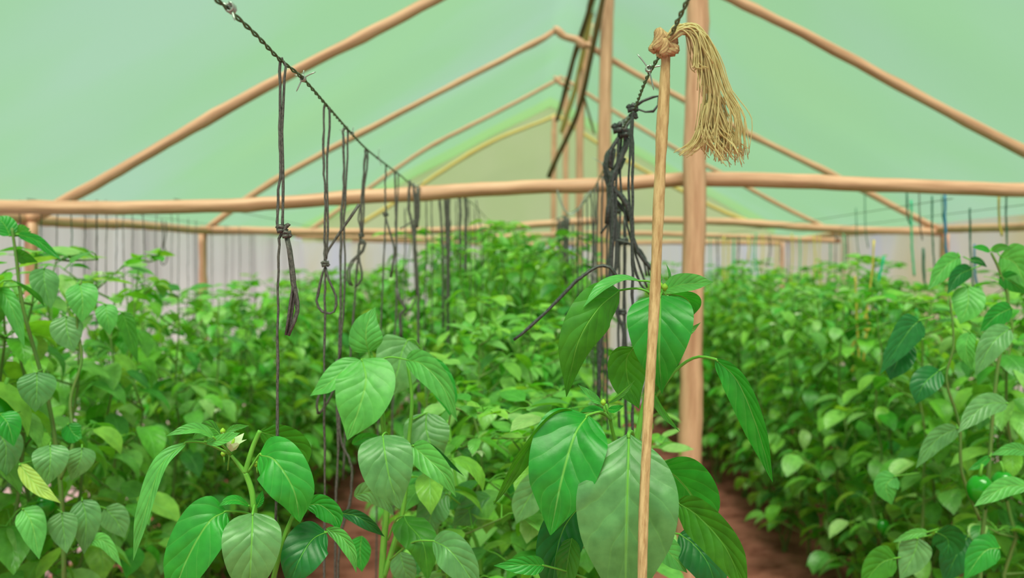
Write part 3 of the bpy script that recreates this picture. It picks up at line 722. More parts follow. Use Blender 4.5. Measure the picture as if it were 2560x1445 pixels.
# slanting braces under the ridge
pole('brace', [P(1522, -75, 5.9), P(1480, 130, 6.1), P(1440, 290, 6.4), P(1372, 442, 6.8)], .019, .017, mat='wood_dark', cat='pole', label='long dark slanting pole crossing in front of the ridge posts')
pole('brace', [P(1496, -65, 6.3), P(1462, 60, 6.6), P(1428, 170, 7.0), P(1392, 300, 7.6)], .021, .018, mat='wood_dark', cat='pole', label='shorter dark slanting pole meeting the third rafter tip')
pole('brace', [P(1502, -75, 6.8), P(1468, 80, 7.2), P(1436, 230, 7.9), P(1404, 330, 8.4)], .024, .02, mat='wood_pale', cat='pole', label='yellowish slanting pole between the two dark ones')
pole('brace', [P(1458, 236, 6.3), P(1468, 270, 6.3), P(1486, 335, 6.3)], .008, .005, mat='wood_dark', cat='pole', label='thin dark twig hanging off the long slanting pole')
pole('rafter', [P(1385, 196, 7.9), P(1400, 205, 7.9), P(1425, 225, 7.9)], .016, .014, cat='rafter', label='short stub of wood at the tip of the third rafter')
# side plates and posts
zL = lambda d: P(80, 548, 4.2).z
pole('wall_plate', [V((-2.36, 1.2, 1.9)), P(60, 548, 4.2), P(330, 562, 5.1), P(520, 577, 6.2), P(700, 583, 8.2), P(860, 600, 10.2)], .027, .024, label='long wooden rail along the top of the pale side wall', cat='rail', bow=0)
pole('wall_plate', [V((2.98, 1.2, 1.9)), V((2.95, 4.2, 1.87)), P(2345, 574, 6.2), P(2095, 585, 8.2), P(1960, 604, 10.2)], .027, .024, label='wooden rail along the top of the side wall beyond the coloured strings', cat='rail', bow=0)
for (px, py, d, r, lab) in [(78, 556, 4.2, .036, 'wooden wall post under the joint of the nearest rafter and rail'), (507, 585, 6.2, .032, 'short wooden wall post in the middle of the pale side wall'),
                            (2362, 585, 6.2, .034, 'dark wooden wall post behind the blue string'), (2122, 600, 8.2, .03, 'wooden wall post beside the yellow strings'),
                            (1955, 605, 9.9, .022, 'thin wooden wall post at the end wall corner')]:
    t = P(px, py, d)
    pole('wall_post', [t, V((t.x, d, 1.0)), V((t.x, d, -.02))], r * .85, r, cat='post', label=lab, mat='wood')

# ---------------------------------------------------------------- setting: soil, walls, roof
def sheet(name, grid, mat, uvs=1.0):
    mb = MB(); nr = len(grid); nc = len(grid[0])
    for r_ in grid:
        for p in r_: mb.v.append(V(p))
    for i in range(nr - 1):
        for j in range(nc - 1):
            A = i * nc + j
            mb.face((A, A + 1, A + nc + 1, A + nc), ((j, i), (j + 1, i), (j + 1, i + 1), (j, i + 1)))
    o = mb.build(name, M[mat]); o['kind'] = 'structure'
    return o
rs = random.Random(3)
g = []
for i in range(70):
    y = -3 + 14.5 * i / 69; row = []
    for j in range(60):
        x = -4 + 8.5 * j / 59
        bed = max(math.exp(-((x + .05) / .5) ** 4), math.exp(-((x + 1.65) / .55) ** 4), math.exp(-((x - 2.0) / .75) ** 4))
        row.append((x, y, -.02 + .05 * bed + rs.uniform(-.008, .008)))
    g.append(row)
sheet('floor', g, 'soil')

XL, XR, XRG = -2.5, 3.12, .46
stations = [(-2.5, 3.55), (1.2, 3.6), (4.2, 3.68), (6.2, 3.76), (8.2, 3.7), (10.45, 3.5)]
def ridge(y):
    for i in range(len(stations) - 1):
        (a, za), (b, zb) = stations[i], stations[i + 1]
        if y <= b: return za + (zb - za) * (y - a) / (b - a)
    return stations[-1][1]
g = []
for i in range(66):
    y = -2.5 + 12.97 * i / 65; row = []
    sag = .03 * math.sin(math.pi * ((y - 4.2) % 2.0) / 2.0)
    for j in range(41):
        s = -1 + 2 * j / 40
        x = XRG + (s * (XR + .12 - XRG) if s > 0 else s * (XRG - XL + .12))
        z = ridge(y) - abs(s) * (ridge(y) - 1.93)
        z += -sag * math.sin(math.pi * min(abs(s), 1)) + .006 * math.sin(y * 5 + x * 3) + .05
        row.append((x, y, z))
    g.append(row)
sheet('ceiling', g, 'roof')

def wall_sheet(name, x, mat):
    g = []
    for i in range(60):
        y = -2.5 + 12.95 * i / 59
        g.append([(x + .018 * math.sin(y * 23 + z * 1.2) + .01 * math.sin(y * 57), y, z) for z in (0, .4, .8, 1.2, 1.6, 1.97)])
    sheet(name, g, mat)
wall_sheet('wall_left', XL + .02, 'side_sheet'); wall_sheet('wall_right', XR - .02, 'back_sheet')
g = []
for i in range(60):
    x = XL + (XR - XL) * i / 59
    g.append([(x, 10.45 + .015 * math.sin(x * 19), z) for z in (0, .5, 1, 1.5, 1.98)])
sheet('wall_back', g, 'back_sheet')
g = []
for i in range(41):
    x = XL + (XR - XL) * i / 40
    top = 1.99 + (ridge(10.45) - 1.99) * (1 - abs((x - XRG) / ((XR - XRG) if x > XRG else (XRG - XL)))) + .16
    g.append([(x, 10.44 + .02 * math.sin(x * 7), 1.95 + (max(top, 1.96) - 1.95) * k / 6) for k in range(7)])
sheet('wall_back_gable', g, 'gable')

# ---------------------------------------------------------------- barbed wires
HW = .32
def dep(py): return HW * F / max(668 - py, 60)
WL = [(470, -95), (505, -45), (540, -2), (575, 28), (640, 88), (700, 150), (755, 195), (820, 268), (870, 325), (915, 372), (965, 412), (1000, 438), (1040, 468)]
WLd = [P(x, y, dep(y)) for x, y in WL] + [P(1105, 482, 3.85), P(1170, 500, 4.3), P(1215, 545, 6.0)]
WRl = [(1790, -180), (1748, -60), (1718, 2), (1690, 60), (1667, 112), (1640, 152), (1612, 205), (1584, 275), (1553, 325), (1532, 372), (1503, 436)]
WRd = [P(x, y, dep(y)) for x, y in WRl] + [P(1472, 492, 3.5), P(1435, 528, 3.9), P(1400, 545, 4.6), P(1380, 556, 6.05)]
def back(p, q):   # the wire runs on behind the camera
    ys = [-1.2 + .12 * k for k in range(int((p.y - .1 + 1.2) / .12))]
    return [V((p.x + (q.x - p.x) / (q.y - p.y) * (y - p.y) * .3, y, p.z)) for y in ys]
WLd = back(WLd[0], WLd[3]) + WLd; WRd = back(WRd[0], WRd[3]) + WRd
def wire(pts, label, barbs):
    w = empty('barbed_wire', pts[0]); tag(w, label, 'wire')
    for ph in (0, math.pi):
        mb = MB(); tube(mb, helix(pts, .0019, .075, ph, 9), .0016, 6)
        mb.build('wire_strand', M['steel'], w)
    for (p, T, s, prongs) in barbs:
        mb = MB(); T = T.normalized()
        N_ = V((0, 0, 1)); N_ = (N_ - T * N_.dot(T)).normalized(); B = T.cross(N_)
        coil = [p + T * (-.006 + .012 * k / 24) * s + (N_ * math.cos(k * .8) + B * math.sin(k * .8)) * .0042 * s for k in range(25)]
        tube(mb, coil, .0011 * s, 6)
        for pr in prongs:
            q = spline([p, p + V(pr) * .5 + V((0, 0, .001)), p + V(pr)], 6)
            tube(mb, q, [.0012 * s] * 5 + [.0005], 6)
        mb.build('barb', M['galv'], w)
    rebase(w); return w
def at(pts, px_py, d=None):
    return P(px_py[0], px_py[1], d or dep(px_py[1]))
tl = WLd[-10] - WLd[-11]
wire(WLd, 'long twisted barbed wire running back from the top, carrying the grey strings', [
    (P(577, 20, 1.09), tl, 1.3, [(.008, -.01, -.018), (-.016, 0, .008)]),
    (P(757, 196, dep(196)), tl, 1.1, [(.022, 0, .011), (-.011, 0, -.022), (.002, 0, .014), (-.014, 0, .006)]),
    (P(880, 333, dep(333)), tl, 1.0, [(.004, 0, .016), (-.03, 0, .008)]),
    (P(945, 395, dep(395)), tl, 1.0, [(.004, 0, .03), (.01, 0, -.022)]),
    (P(1045, 466, 3.4), tl, 1.2, [(.02, 0, .02), (-.02, 0, .01)])])
tr = WRd[-9] - WRd[-10]
wire(WRd, 'barbed wire with the raffia cord knotted on, descending past the thick post', [
    (P(1622, 172, dep(172)), tr, 1.1, [(-.019, 0, .024), (.02, -.004, .004), (.008, 0, -.034)]),
    (P(1560, 318, dep(318)), tr, 1.0, [(-.008, 0, .02)]),
    (P(1508, 410, dep(410)), tr, 1.0, [(-.035, 0, .02), (.01, 0, .02)])])
# pale wire loop hanging at the far knot
mb = MB(); tube(mb, spline([P(1392, 470, 3.6), P(1402, 505, 3.6), P(1420, 535, 3.6), P(1445, 525, 3.6), P(1462, 495, 3.6), P(1484, 470, 3.6)], 20), .0035, 6)
tag(mb.build('wire_tie', M['galv']), 'pale loop of galvanised wire hanging under the front tie beam', 'wire')

# ---------------------------------------------------------------- hanging strings
def strand(mb, pts, r, n=None, wig=.0012, twist=True, rnd=random, mat=0):
    L = sum((pts[i + 1] - pts[i]).length for i in range(len(pts) - 1))
    n = n or max(8, int(L / .022))
    sp = spline(pts, n)
    for i in range(1, n - 1): sp[i] = sp[i] + V((rnd.uniform(-1, 1), rnd.uniform(-1, 1), 0)) * wig
    tube(mb, sp, [r * (1 + rnd.uniform(-.18, .18)) for _ in range(n)], 7, mat)

def knot(mb, c, s, mat=0, rnd=random):
    pts = []
    for k in range(30):
        a = k / 29 * 2 * math.pi * 2
        pts.append(c + V((math.sin(a) + 1.1 * math.sin(2 * a), 1.1 * math.cos(a) - .6 * math.cos(2 * a), -.9 * math.sin(1.5 * a))) * s * .45)
    tube(mb, pts, s * .42, 7, mat)

def string(label, lines, mat='twine', group=None, knots=(), tails=(), name='hanging_string', wig=.0012):
    """lines: list of (pixel path, depth, radius in m); the first is the long line"""
    root = empty(name, P(*lines[0][0][0], lines[0][1])); tag(root, label, 'string', group)
    mb = MB()
    for (path, d, r) in lines: strand(mb, [P(x, y, d) for x, y in path], r, wig=wig)
    mb.build('cord', M[mat], root)
    for (x, y, d, s) in knots:
        mb = MB(); knot(mb, P(x, y, d), s); mb.build('knot', M[mat], root)
    for (path, d, r, frays) in tails:
        mb = MB()
        for f in range(frays):
            o = V((random.uniform(-1, 1), random.uniform(-1, 1), 0)) * r * .9
            pts = [P(x, y, d) for x, y in path]
            pts = [p + o * (.6 + .4 * i / len(pts)) + V((random.uniform(-1, 1), 0, random.uniform(-1, 1))) * r * .25 for i, p in enumerate(pts)]
            strand(mb, pts, r * (.55 if frays > 1 else 1), wig=.0006)
        mb.build('loose_end', M[mat], root)
    rebase(root); return root

d = dep(155)
string('first grey string on the long wire, with a thick frayed end hanging from its knot', [
    ([(706, 150), (701, 158), (699, 300), (702, 400), (694, 520), (696, 570), (702, 580), (697, 620), (694, 800), (692, 1100), (691, 1445), (690, 1800)], d, .0023),
    ([(706, 152), (712, 160), (712, 210), (704, 330), (707, 450), (705, 540), (708, 572)], d, .0021)],
    knots=[(704, 572, d, .009), (716, 586, d - .005, .008)],
    tails=[([(714, 580), (728, 640), (734, 700), (746, 760), (742, 790), (722, 838)], d - .005, .0045, 4), ([(716, 590), (728, 650), (733, 710), (728, 770), (718, 838)], d - .005, .0035, 3), ([(708, 578), (714, 566), (720, 560)], d - .006, .004, 4)])
d = dep(268)
string('second grey string on the long wire, ending in a large teardrop loop', [
    ([(816, 265), (810, 272), (809, 400), (813, 520), (811, 640), (813, 662), (812, 800), (811, 1100), (811, 1445), (809, 1800)], d, .0024),
    ([(816, 265), (824, 275), (823, 330), (817, 420), (820, 560), (816, 640), (814, 660)], d, .0022)],
    knots=[(813, 660, d, .0085)],
    tails=[([(812, 668), (803, 690), (795, 730), (790, 755), (800, 776), (815, 783)], d, .004, 3), ([(814, 668), (822, 700), (834, 730), (841, 750), (838, 775), (826, 784), (812, 782)], d, .0038, 3), ([(815, 648), (822, 625), (838, 600), (865, 560), (898, 510)], d, .0028, 1)])
d = dep(325)
string('third grey string, doubled, with a tangled silvery end and a long kinked strand', [
    ([(862, 320), (858, 335), (860, 450), (853, 560), (852, 700), (850, 800), (847, 895), (842, 1000), (846, 1100), (840, 1250), (837, 1445), (836, 1800)], d, .003),
    ([(864, 318), (869, 330), (866, 450), (860, 560), (862, 680), (856, 800), (850, 895)], d, .0025),
    ([(848, 980), (848, 1060), (855, 1110), (872, 1145), (880, 1180), (876, 1250), (856, 1320), (845, 1445), (842, 1800)], d, .0032)],
    knots=[(848, 905, d, .009)],
    tails=[([(846, 905), (835, 930), (815, 955), (800, 985), (793, 1010), (797, 1034)], d - .004, .004, 4), ([(844, 920), (840, 960), (822, 1000), (806, 1025), (797, 1034)], d - .004, .003, 3)])
d = dep(374)
string('fourth grey string with a small twisted loop below the tie beam', [
    ([(914, 372), (912, 400), (906, 470), (903, 520), (902, 590), (897, 620), (892, 680), (886, 760), (876, 900), (866, 1010), (858, 1200)], d, .003),
    ([(918, 374), (919, 400), (910, 480), (909, 540), (905, 590)], d, .0026),
    ([(900, 512), (896, 540), (900, 570), (903, 588)], d, .002)],
    knots=[(903, 588, d, .008), (906, 606, d, .008)],
    tails=[([(903, 596), (914, 611), (903, 635), (888, 645), (874, 665), (871, 695), (880, 714)], d, .0045, 2), ([(898, 625), (896, 650), (903, 675), (902, 700), (888, 716)], d, .005, 2)])
d = dep(413)
string('fifth string, thin and dark, with a short forked end', [
    ([(965, 412), (963, 480), (964, 540), (960, 640), (955, 750), (950, 900), (945, 1085), (940, 1445), (940, 1600)], d, .0028)],
    knots=[(964, 536, d, .009)], tails=[([(965, 545), (975, 580), (985, 620), (984, 650), (976, 694)], d, .004, 3)])
d = dep(431)
string('sixth string with a wrinkled tangle ending just above the pale leaves', [
    ([(990, 430), (988, 445), (990, 560), (990, 640), (992, 740), (986, 860), (985, 960), (980, 1080), (985, 1300)], d, .0036),
    ([(994, 430), (996, 450), (992, 560), (991, 640)], d, .0026)],
    tails=[([(992, 720), (1000, 750), (1014, 768), (1000, 790), (1004, 820), (1003, 846)], d, .006, 4), ([(1022, 750), (1040, 742), (1030, 770), (1012, 790)], d, .0045, 2)])
d = dep(452)
string('seventh string, thick bundled strands crossing the tie beam', [
    ([(1024, 450), (1022, 520), (1030, 560), (1040, 640), (1045, 740), (1046, 850), (1048, 1000), (1053, 1150), (1055, 1400)], d, .0055),
    ([(1032, 458), (1038, 500), (1038, 560), (1036, 620), (1042, 740)], d, .006),
    ([(1044, 470), (1046, 520), (1042, 570)], d, .006),
    ([(1055, 850), (1060, 900), (1070, 1030), (1075, 1200), (1080, 1360)], d, .002)],
    tails=[([(1036, 550), (1018, 562), (1002, 572)], d, .005, 2)])
for i, (x, y0, y1, d, r, x1) in enumerate([(1098, 482, 700, 3.9, .006, 1108), (1118, 490, 640, 3.9, .011, 1120), (1112, 480, 800, 4.0, .007, 1120), (1148, 490, 560, 4.2, .008, 1150),
                                        (1163, 492, 575, 4.2, .008, 1164), (1078, 490, 760, 4.1, .003, 1080), (1140, 500, 800, 4.4, .003, 1138), (1190, 500, 620, 4.6, .003, 1206),
                                        (1186, 520, 760, 4.8, .003, 1188), (1066, 500, 760, 3.9, .003, 1062), (1172, 500, 700, 4.6, .003, 1176), (1012, 520, 700, 3.9, .003, 1010)]):
    string(['grey bundled string just past the tie beam joint', 'fattest blurred knot of strings hanging past the tie beam', 'long grey string behind the fat bundle',
            'short brownish string wrapped at the tie beam', 'second short string wrapped at the tie beam'][i] if i < 5 else 'thin blurred string farther along the long wire',
           [([(x, y0), ((x + x1) / 2 + 2, (y0 + y1) / 2), (x1, y1), (x1, y1 + 120)], d, r)], group='blurred strings beyond the tie beam on the long wire')

# strings on the right wire
d1 = dep(275)
string('black string with the small open loop at its knot, hanging dead straight', [
    ([(1583, 278), (1582, 320), (1581, 500), (1581, 700), (1582, 900), (1581, 1080), (1583, 1445), (1583, 1800)], d1 - .02, .003),
    ([(1579, 285), (1574, 400), (1572, 480), (1580, 620), (1588, 680), (1605, 715), (1625, 735)], d1, .0026)],
    'twine_black', knots=[(1582, 270, d1, .012), (1584, 290, d1, .009)],
    tails=[([(1586, 268), (1605, 252), (1630, 243), (1646, 240), (1644, 262), (1632, 278), (1612, 280), (1594, 272)], d1 - .01, .0036, 2)])
d2 = dep(322)
string('thick black knotted tangle below the open loop', [
    ([(1576, 292), (1560, 308), (1548, 322), (1556, 345), (1566, 340), (1560, 380), (1540, 420), (1528, 460), (1540, 480), (1562, 500), (1578, 540), (1584, 600), (1600, 640), (1628, 668), (1640, 700)], d2, .0062),
    ([(1562, 332), (1540, 352), (1522, 390), (1528, 430), (1544, 410), (1560, 372), (1572, 345)], d2, .0055),
    ([(1560, 395), (1545, 430), (1524, 462), (1530, 492), (1556, 520), (1574, 552)], d2 + .02, .0055),
    ([(1574, 300), (1556, 330), (1570, 350), (1556, 390), (1536, 425), (1530, 470), (1535, 560), (1528, 660), (1530, 780)], d2, .005)],
    'twine_black', knots=[(1549, 320, d2, .017), (1562, 332, d2 - .01, .014)],
    tails=[([(1556, 315), (1552, 400), (1556, 480), (1570, 560), (1585, 620), (1600, 660), (1620, 720)], d2 + .01, .003, 1), ([(1548, 330), (1544, 400), (1542, 470), (1540, 640), (1538, 700)], d2, .003, 1)])
d3 = dep(368)
string('black looped bundle beside the thick tangle, with straggling ends', [
    ([(1533, 370), (1520, 385), (1512, 420), (1522, 480), (1528, 560), (1526, 640), (1524, 700), (1505, 800), (1500, 900), (1496, 1000)], d3, .0065),
    ([(1534, 372), (1516, 392), (1520, 430), (1532, 452), (1524, 500), (1516, 560)], d3 - .02, .006),
    ([(1536, 372), (1530, 420), (1534, 500), (1544, 580), (1540, 660), (1530, 720), (1545, 790), (1560, 830), (1555, 900), (1550, 1000)], d3, .0052)],
    'twine_black', knots=[(1538, 524, d3, .016), (1560, 604, d3, .014), (1556, 780, d3, .012)],
    tails=[([(1536, 530), (1520, 560), (1504, 584)], d3, .005, 2), ([(1530, 600), (1560, 604), (1592, 620), (1612, 650), (1620, 690)], d3 - .1, .005, 2)])
string('long dark stiff twig of twine sticking out towards the pale leaves', [
    ([(1545, 700), (1530, 672), (1505, 664), (1478, 674), (1430, 712), (1370, 775), (1320, 822), (1284, 850)], 1.7, .0033)], 'twine_black')
rs = random.Random(8)
specs = [(1506, 440, 900, 2.9, .0035), (1494, 455, 1010, 3.0, .0035), (1487, 470, 1020, 3.1, .003), (1478, 480, 760, 3.2, .003), (1468, 495, 980, 3.4, .003),
         (1455, 515, 800, 3.6, .003), (1447, 520, 860, 3.7, .004), (1520, 410, 960, 2.5, .003), (1550, 520, 1040, 2.6, .004), (1562, 540, 1060, 2.4, .005)]
for i, (x, y0, y1, d, r) in enumerate(specs):
    string('dark straight string hanging among the black strings before the second post', [([(x, y0), (x + rs.uniform(-4, 4), (y0 + y1) / 2), (x + rs.uniform(-4, 4), y1), (x, y1 + 150)], d, r)],
           'twine_black', group='dark straight strings before the second post')
for i, (x, y0, y1, d, r) in enumerate([(1412, 540, 800, 4.4, .011), (1420, 545, 820, 4.4, .009), (1404, 550, 650, 4.5, .008), (1396, 545, 640, 4.5, .006), (1432, 560, 700, 4.3, .005)]):
    string('blurred dark string in the dense bunch under the pale wire loop', [([(x, y0), (x + rs.uniform(-5, 5), (y0 + y1) / 2), (x + rs.uniform(-3, 3), y1)], d, r)],
           'twine', group='dense bunch of strings under the pale wire loop', tails=[([(x, y1 - 80), (x + 4, y1 - 20), (x, y1)], d, r * 1.2, 4)] if i < 2 else ())

# carrier wires over the other rows
def carrier(pts, label, r=.0016):
    mb = MB(); tube(mb, spline(pts, 40), r, 6); tag(mb.build('carrier_wire', M['steel']), label, 'wire')
zc = 1.96
carrier([V((-1.38, 3.6, zc - .03)), V((-1.40, 6.2, 1.93)), V((-1.42, 8.2, 1.93)), V((-1.4, 10.1, 1.93))], 'thin wire over the row beside the pale side wall')
carrier([V((1.80, 3.6, zc - .03)), V((1.80, 6.2, 1.93)), V((1.80, 8.2, 1.93)), V((1.8, 10.1, 1.93))], 'thin wire over the row next to the soil path')
carrier([V((2.3, 3.6, zc - .03)), V((2.3, 6.2, 1.93)), V((2.25, 10.1, 1.93))], 'thin wire over the second coloured string row')
carrier([V((-1.98, 3.6, zc - .03)), V((-1.98, 6.2, 1.93)), V((-1.95, 10.1, 1.93))], 'thin wire right beside the pale side wall')
carrier([V((-.38, 6, 1.95)), V((-.36, 8.2, 1.94)), V((-.34, 10.1, 1.93))], 'far stretch of thin wire beyond the long barbed wire')

def xs(px, d): return px
# dark strings against the pale wall, from the wires over the wall rows
for i, (px, d, y1, r, x1) in enumerate([(242, 3.05, 740, .0035, 0), (50, 2.5, 700, .0026, 0), (176, 3.3, 680, .0022, 4), (145, 2.9, 700, .002, -3), (210, 3.6, 640, .002, 3), (290, 3.8, 640, .002, 2),
                                     (330, 4.1, 640, .0022, 2), (357, 4.4, 720, .003, 4), (103, 2.7, 700, .002, 0), (445, 4.7, 660, .0022, 2), (470, 5.0, 680, .0022, 0), (392, 4.5, 640, .002, -3),
                                     (530, 5.5, 700, .0022, 0), (565, 5.8, 700, .0022, 2), (598, 6.1, 690, .0022, 2), (626, 6.5, 690, .0022, 0), (265, 3.5, 620, .002, 2), (310, 3.9, 620, .002, -2), (428, 4.6, 620, .002, 2), (490, 5.2, 640, .002, 0)]):
    d = max(d, 3.66); zt = 1.93; py0 = 722.5 - (math.tan(math.atan((zt - CAMZ) / d) - PITCH)) * F
    lab = 'darkest long string hanging in front of the pale wall' if i == 0 else ('dark string hanging over the tall leaves at the wall post' if i == 1 else 'thin dark string hanging in front of the pale side wall')
    d = max(d, 3.66)
    string(lab, [([(px, py0), (px + x1, (py0 + y1) / 2), (px + x1 / 2, y1), (px, y1 + 120)], d, r)], 'twine_green' if i in (2, 8) else 'twine', group=None if i < 2 else 'thin strings in front of the pale side wall')
string('string ending in a small open loop in front of the pale wall', [([(404, 548), (408, 580), (406, 618), (400, 640), (406, 662), (416, 655), (418, 635), (410, 618), (416, 580), (414, 552)], 4.3, .0035)], 'twine')
# coloured strings on the other side
COL = [(2278, 5.0, 500, 690, .006, 'twine_teal', 'bright teal string, thickest of the coloured ones'), (2210, 4.2, 640, 820, .006, 'twine_teal', 'teal string curving down into the leaves'),
       (2290, 4.6, 760, 840, .005, 'twine_teal', 'short teal string end low among the leaves'), (2308, 4.8, 620, 720, .007, 'twine_green', 'short green ribbon string beside the bright teal one'),
       (2267, 4.4, 480, 560, .0045, 'twine_green', 'dark green string above the bright teal one'), (2330, 4.2, 490, 690, .004, 'twine_green', 'dark string between the teal and blue ones'),
       (2362, 3.9, 485, 670, .006, 'twine_blue', 'steel blue string before the dark wall post'), (2355, 4.1, 490, 560, .003, 'twine_green', 'short green string above the blue one'),
       (2425, 3.7, 520, 720, .0035, 'twine_green', 'thin dark green string beside the arched leaf'), (2515, 3.0, 470, 740, .0035, 'twine_green', 'dark green string crossing the pale top leaf'),
       (2497, 3.3, 478, 590, .0045, 'twine_yellow', 'yellow string wrapped over the tie beam'), (2436, 3.9, 610, 720, .005, 'twine_blue', 'pale blue string low beside the arched leaf'),
       (2162, 5.4, 480, 620, .003, 'twine_green', 'thin green string nearest the thick post side'), (2140, 5.8, 520, 640, .003, 'twine_green', 'faint green string next to the slanting rafter'),
       (2298, 4.5, 480, 600, .0035, 'twine', 'grey string hanging from the front tie beam')]
for (px, d, y0, y1, r, m, lab) in COL:
    d = max(d, 3.68)
    cv = -22 if 'curving' in lab else 0
    string(lab, [([(px, y0), (px + cv + 2, (y0 + y1) / 2 + 20), (px + (8 if cv == 0 else 6), y1)], d, r)], m)
string('yellow string with a knotted loop, longest of the yellow ones', [([(2185, 600), (2180, 680), (2172, 740), (2166, 790), (2176, 815), (2166, 835), (2158, 900), (2152, 950)], 3.9, .0045), ([(2138, 690), (2142, 800), (2148, 900), (2153, 950)], 3.9, .004), ([(2172, 770), (2160, 800), (2164, 830)], 3.9, .0035)], 'twine_yellow', knots=[(2168, 822, 3.9, .014)])
string('rust yellow string end beside the knotted yellow loop', [([(2138, 850), (2130, 870), (2132, 910), (2130, 930)], 4.0, .0055)], 'twine_yellow')
for i in range(26):
    px = 1775 + i * 15 + rs.uniform(-6, 6); d = rs.uniform(6.4, 9.3)
    y0 = 585 + rs.uniform(-4, 8)
    m = rs.choice(['twine_yellow', 'twine_yellow', 'twine_yellow', 'twine', 'twine_teal'])
    if i in (4, 7): m = 'twine_teal'
    nm = {'twine_yellow': 'yellow', 'twine': 'grey', 'twine_teal': 'teal'}[m]
    y1 = rs.uniform(640, 760)
    string('far blurred %s string hanging before the end wall' % nm, [([(px, y0), (px + rs.uniform(-3, 3), (y0 + y1) / 2), (px + rs.uniform(-5, 5), y1)], d, rs.uniform(.004, .007) * (2.2 if i in (4,) else 1))], m, group='far %s strings before the end wall' % nm)

# ---------------------------------------------------------------- raffia cord
dc = 1.22
rc = empty('raffia_cord', P(1665, 112, dc)); tag(rc, 'thick tan raffia cord knotted to the barbed wire with a frayed fringe', 'cord')
mb = MB()
path = spline([P(1664, 128, dc), P(1662, 200, dc), P(1655, 330, dc), P(1650, 440, dc), P(1643, 600, dc), P(1636, 760, dc), P(1628, 900, 1.21), P(1618, 1080, 1.2), P(1610, 1260, 1.19), P(1606, 1445, 1.18), P(1604, 1700, 1.17)], 90)
rads = []
for i in range(90):
    t = i / 89
    rads.append((.0040 + .0044 * min(1, t * 8)) * (1 + .05 * math.sin(t * 40)) * (1 - .27 * t))
tube(mb, path, rads, 18, wob=.10)
for ph in range(5):   # fibres wound round the cord
    h = helix(path, .0046, .55 + .1 * ph, ph * 1.26, 50)
    tube(mb, h, .0021, 6)
mb.build('rope', M['sisal'], rc)
for (x, y, z, rr_, tr_) in [(1656, 104, .0, .0105, .0062), (1668, 122, -.004, .008, .0052)]:
    mb = MB(); c0 = P(x, y, dc + z); pts = []
    for k in range(46):
        a = k / 45 * 2 * math.pi * 1.9
        pts.append(c0 + V((math.cos(a) * 1.05 + .5 * math.cos(2.1 * a), -math.sin(a * .5) * .9, math.sin(a) * .95 - .35 * math.sin(2.1 * a))) * rr_)
    tube(mb, pts, tr_, 14, wob=.12)
    for ph in range(7):
        tube(mb, helix(pts, tr_ * .92, .05, ph * .9, 16), .0011, 5)
    mb.build('knot', M['sisal'], rc)
mb = MB(); rf = random.Random(21)
def fib(path, r=.0007, sp=9):
    pts = []
    ox, oy = rf.gauss(0, sp), rf.gauss(0, sp * .6); dz = rf.gauss(0, .012); wk = rf.uniform(6, 16); wp = rf.uniform(0, 6)
    for i, (x, y) in enumerate(path):
        t = i / (len(path) - 1)
        g_ = .35 + .9 * t; wv = 8 * t * t * math.sin(t * wk + wp)
        pts.append(P(x + wv + ox * g_ + rf.gauss(0, 2.2), y + oy * g_ + rf.gauss(0, 2.2), dc - .005 + dz * g_))
    tube(mb, spline(pts, 18), [r * 1.15 * (1 - .5 * k / 17) for k in range(18)], 4)
MAIN = [(1672, 98), (1700, 74), (1732, 72), (1752, 105), (1766, 160), (1776, 230), (1772, 300), (1756, 372)]
for k in range(150): fib(MAIN[:rf.choice([5, 5, 6, 6, 6, 7, 8])], .0010, 11)
for k in range(60): fib([(1680, 96), (1715, 78), (1745, 105), (1748, 160), (1758, 175)], .001, 7)
for k in range(44): fib([(1676, 96), (1712, 76), (1750, 92), (1784, 150), (1806, 220), (1832, 270), (1842, 310), (1840, 385)], .0009, 12)
for k in range(30): fib([(1760, 180), (1785, 260), (1800, 320), (1822, 350), (1815, 375)], .0009, 9)
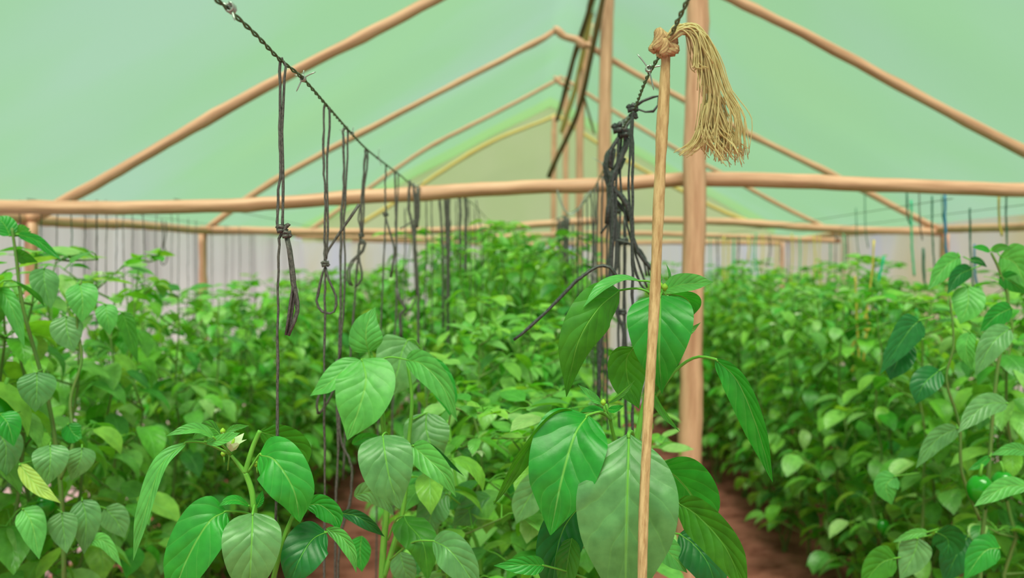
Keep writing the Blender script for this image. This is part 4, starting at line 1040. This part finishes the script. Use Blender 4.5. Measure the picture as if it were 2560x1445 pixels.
for k in range(36): fib([(1770, 260), (1765, 310), (1778, 345), (1800, 372), (1812, 396)], .0009, 13)
for k in range(16): fib([(1776, 200), (1800, 280), (1822, 340), (1836, 400)], .0009, 16)
for k in range(30): fib([(1776, 250), (1758, 320), (1742, 360), (1716, 384)], .0009, 8)
for k in range(14): fib([(1800, 330), (1830, 350), (1855, 372)], .0008, 12)
for k in range(26): fib([(1765, 140), (1786, 190), (1792, 250), (1786, 320), (1790, 380)], .0009, 10)
fr = mb.build('frayed_fringe', M['fringe'], rc)
rebase(rc)
for f in fr.data.polygons: pass

# ---------------------------------------------------------------- light
w = bpy.data.worlds.new('World'); S.world = w; w.use_nodes = True
nt = w.node_tree; nt.nodes.clear()
o = nt.nodes.new('ShaderNodeOutputWorld'); bg = nt.nodes.new('ShaderNodeBackground')
bg.inputs[0].default_value = (.86, .94, 1.0, 1); bg.inputs[1].default_value = .47
nt.links.new(bg.outputs[0], o.inputs[0])
sd = bpy.data.lights.new('sun', 'SUN'); sd.energy = 7.6; sd.angle = math.radians(35); sd.color = (1, .95, .87)
so = bpy.data.objects.new('sun', sd); C.objects.link(so); so.rotation_euler = (math.radians(30), math.radians(-3), 0)

# ---------------------------------------------------------------- camera
cd = bpy.data.cameras.new('camera'); cam = bpy.data.objects.new('camera', cd); C.objects.link(cam)
cam.location = (0, 0, CAMZ); cam.rotation_euler = (math.pi / 2 + PITCH, 0, 0)
cd.sensor_width = 36; cd.lens = F / 2560 * 36; cd.clip_start = .02
cd.dof.use_dof = True; cd.dof.focus_distance = 1.36; cd.dof.aperture_fstop = 3.3
S.camera = cam
S.view_settings.view_transform = 'Standard'; S.view_settings.look = 'None'; S.view_settings.gamma = 1
S.view_settings.exposure = .62
cy = S.cycles
cy.use_denoising = True
cy.max_bounces = 5; cy.diffuse_bounces = 3; cy.glossy_bounces = 1; cy.transmission_bounces = 3; cy.transparent_max_bounces = 6
cy.caustics_reflective = False; cy.caustics_refractive = False; cy.use_adaptive_sampling = True; cy.adaptive_threshold = .05
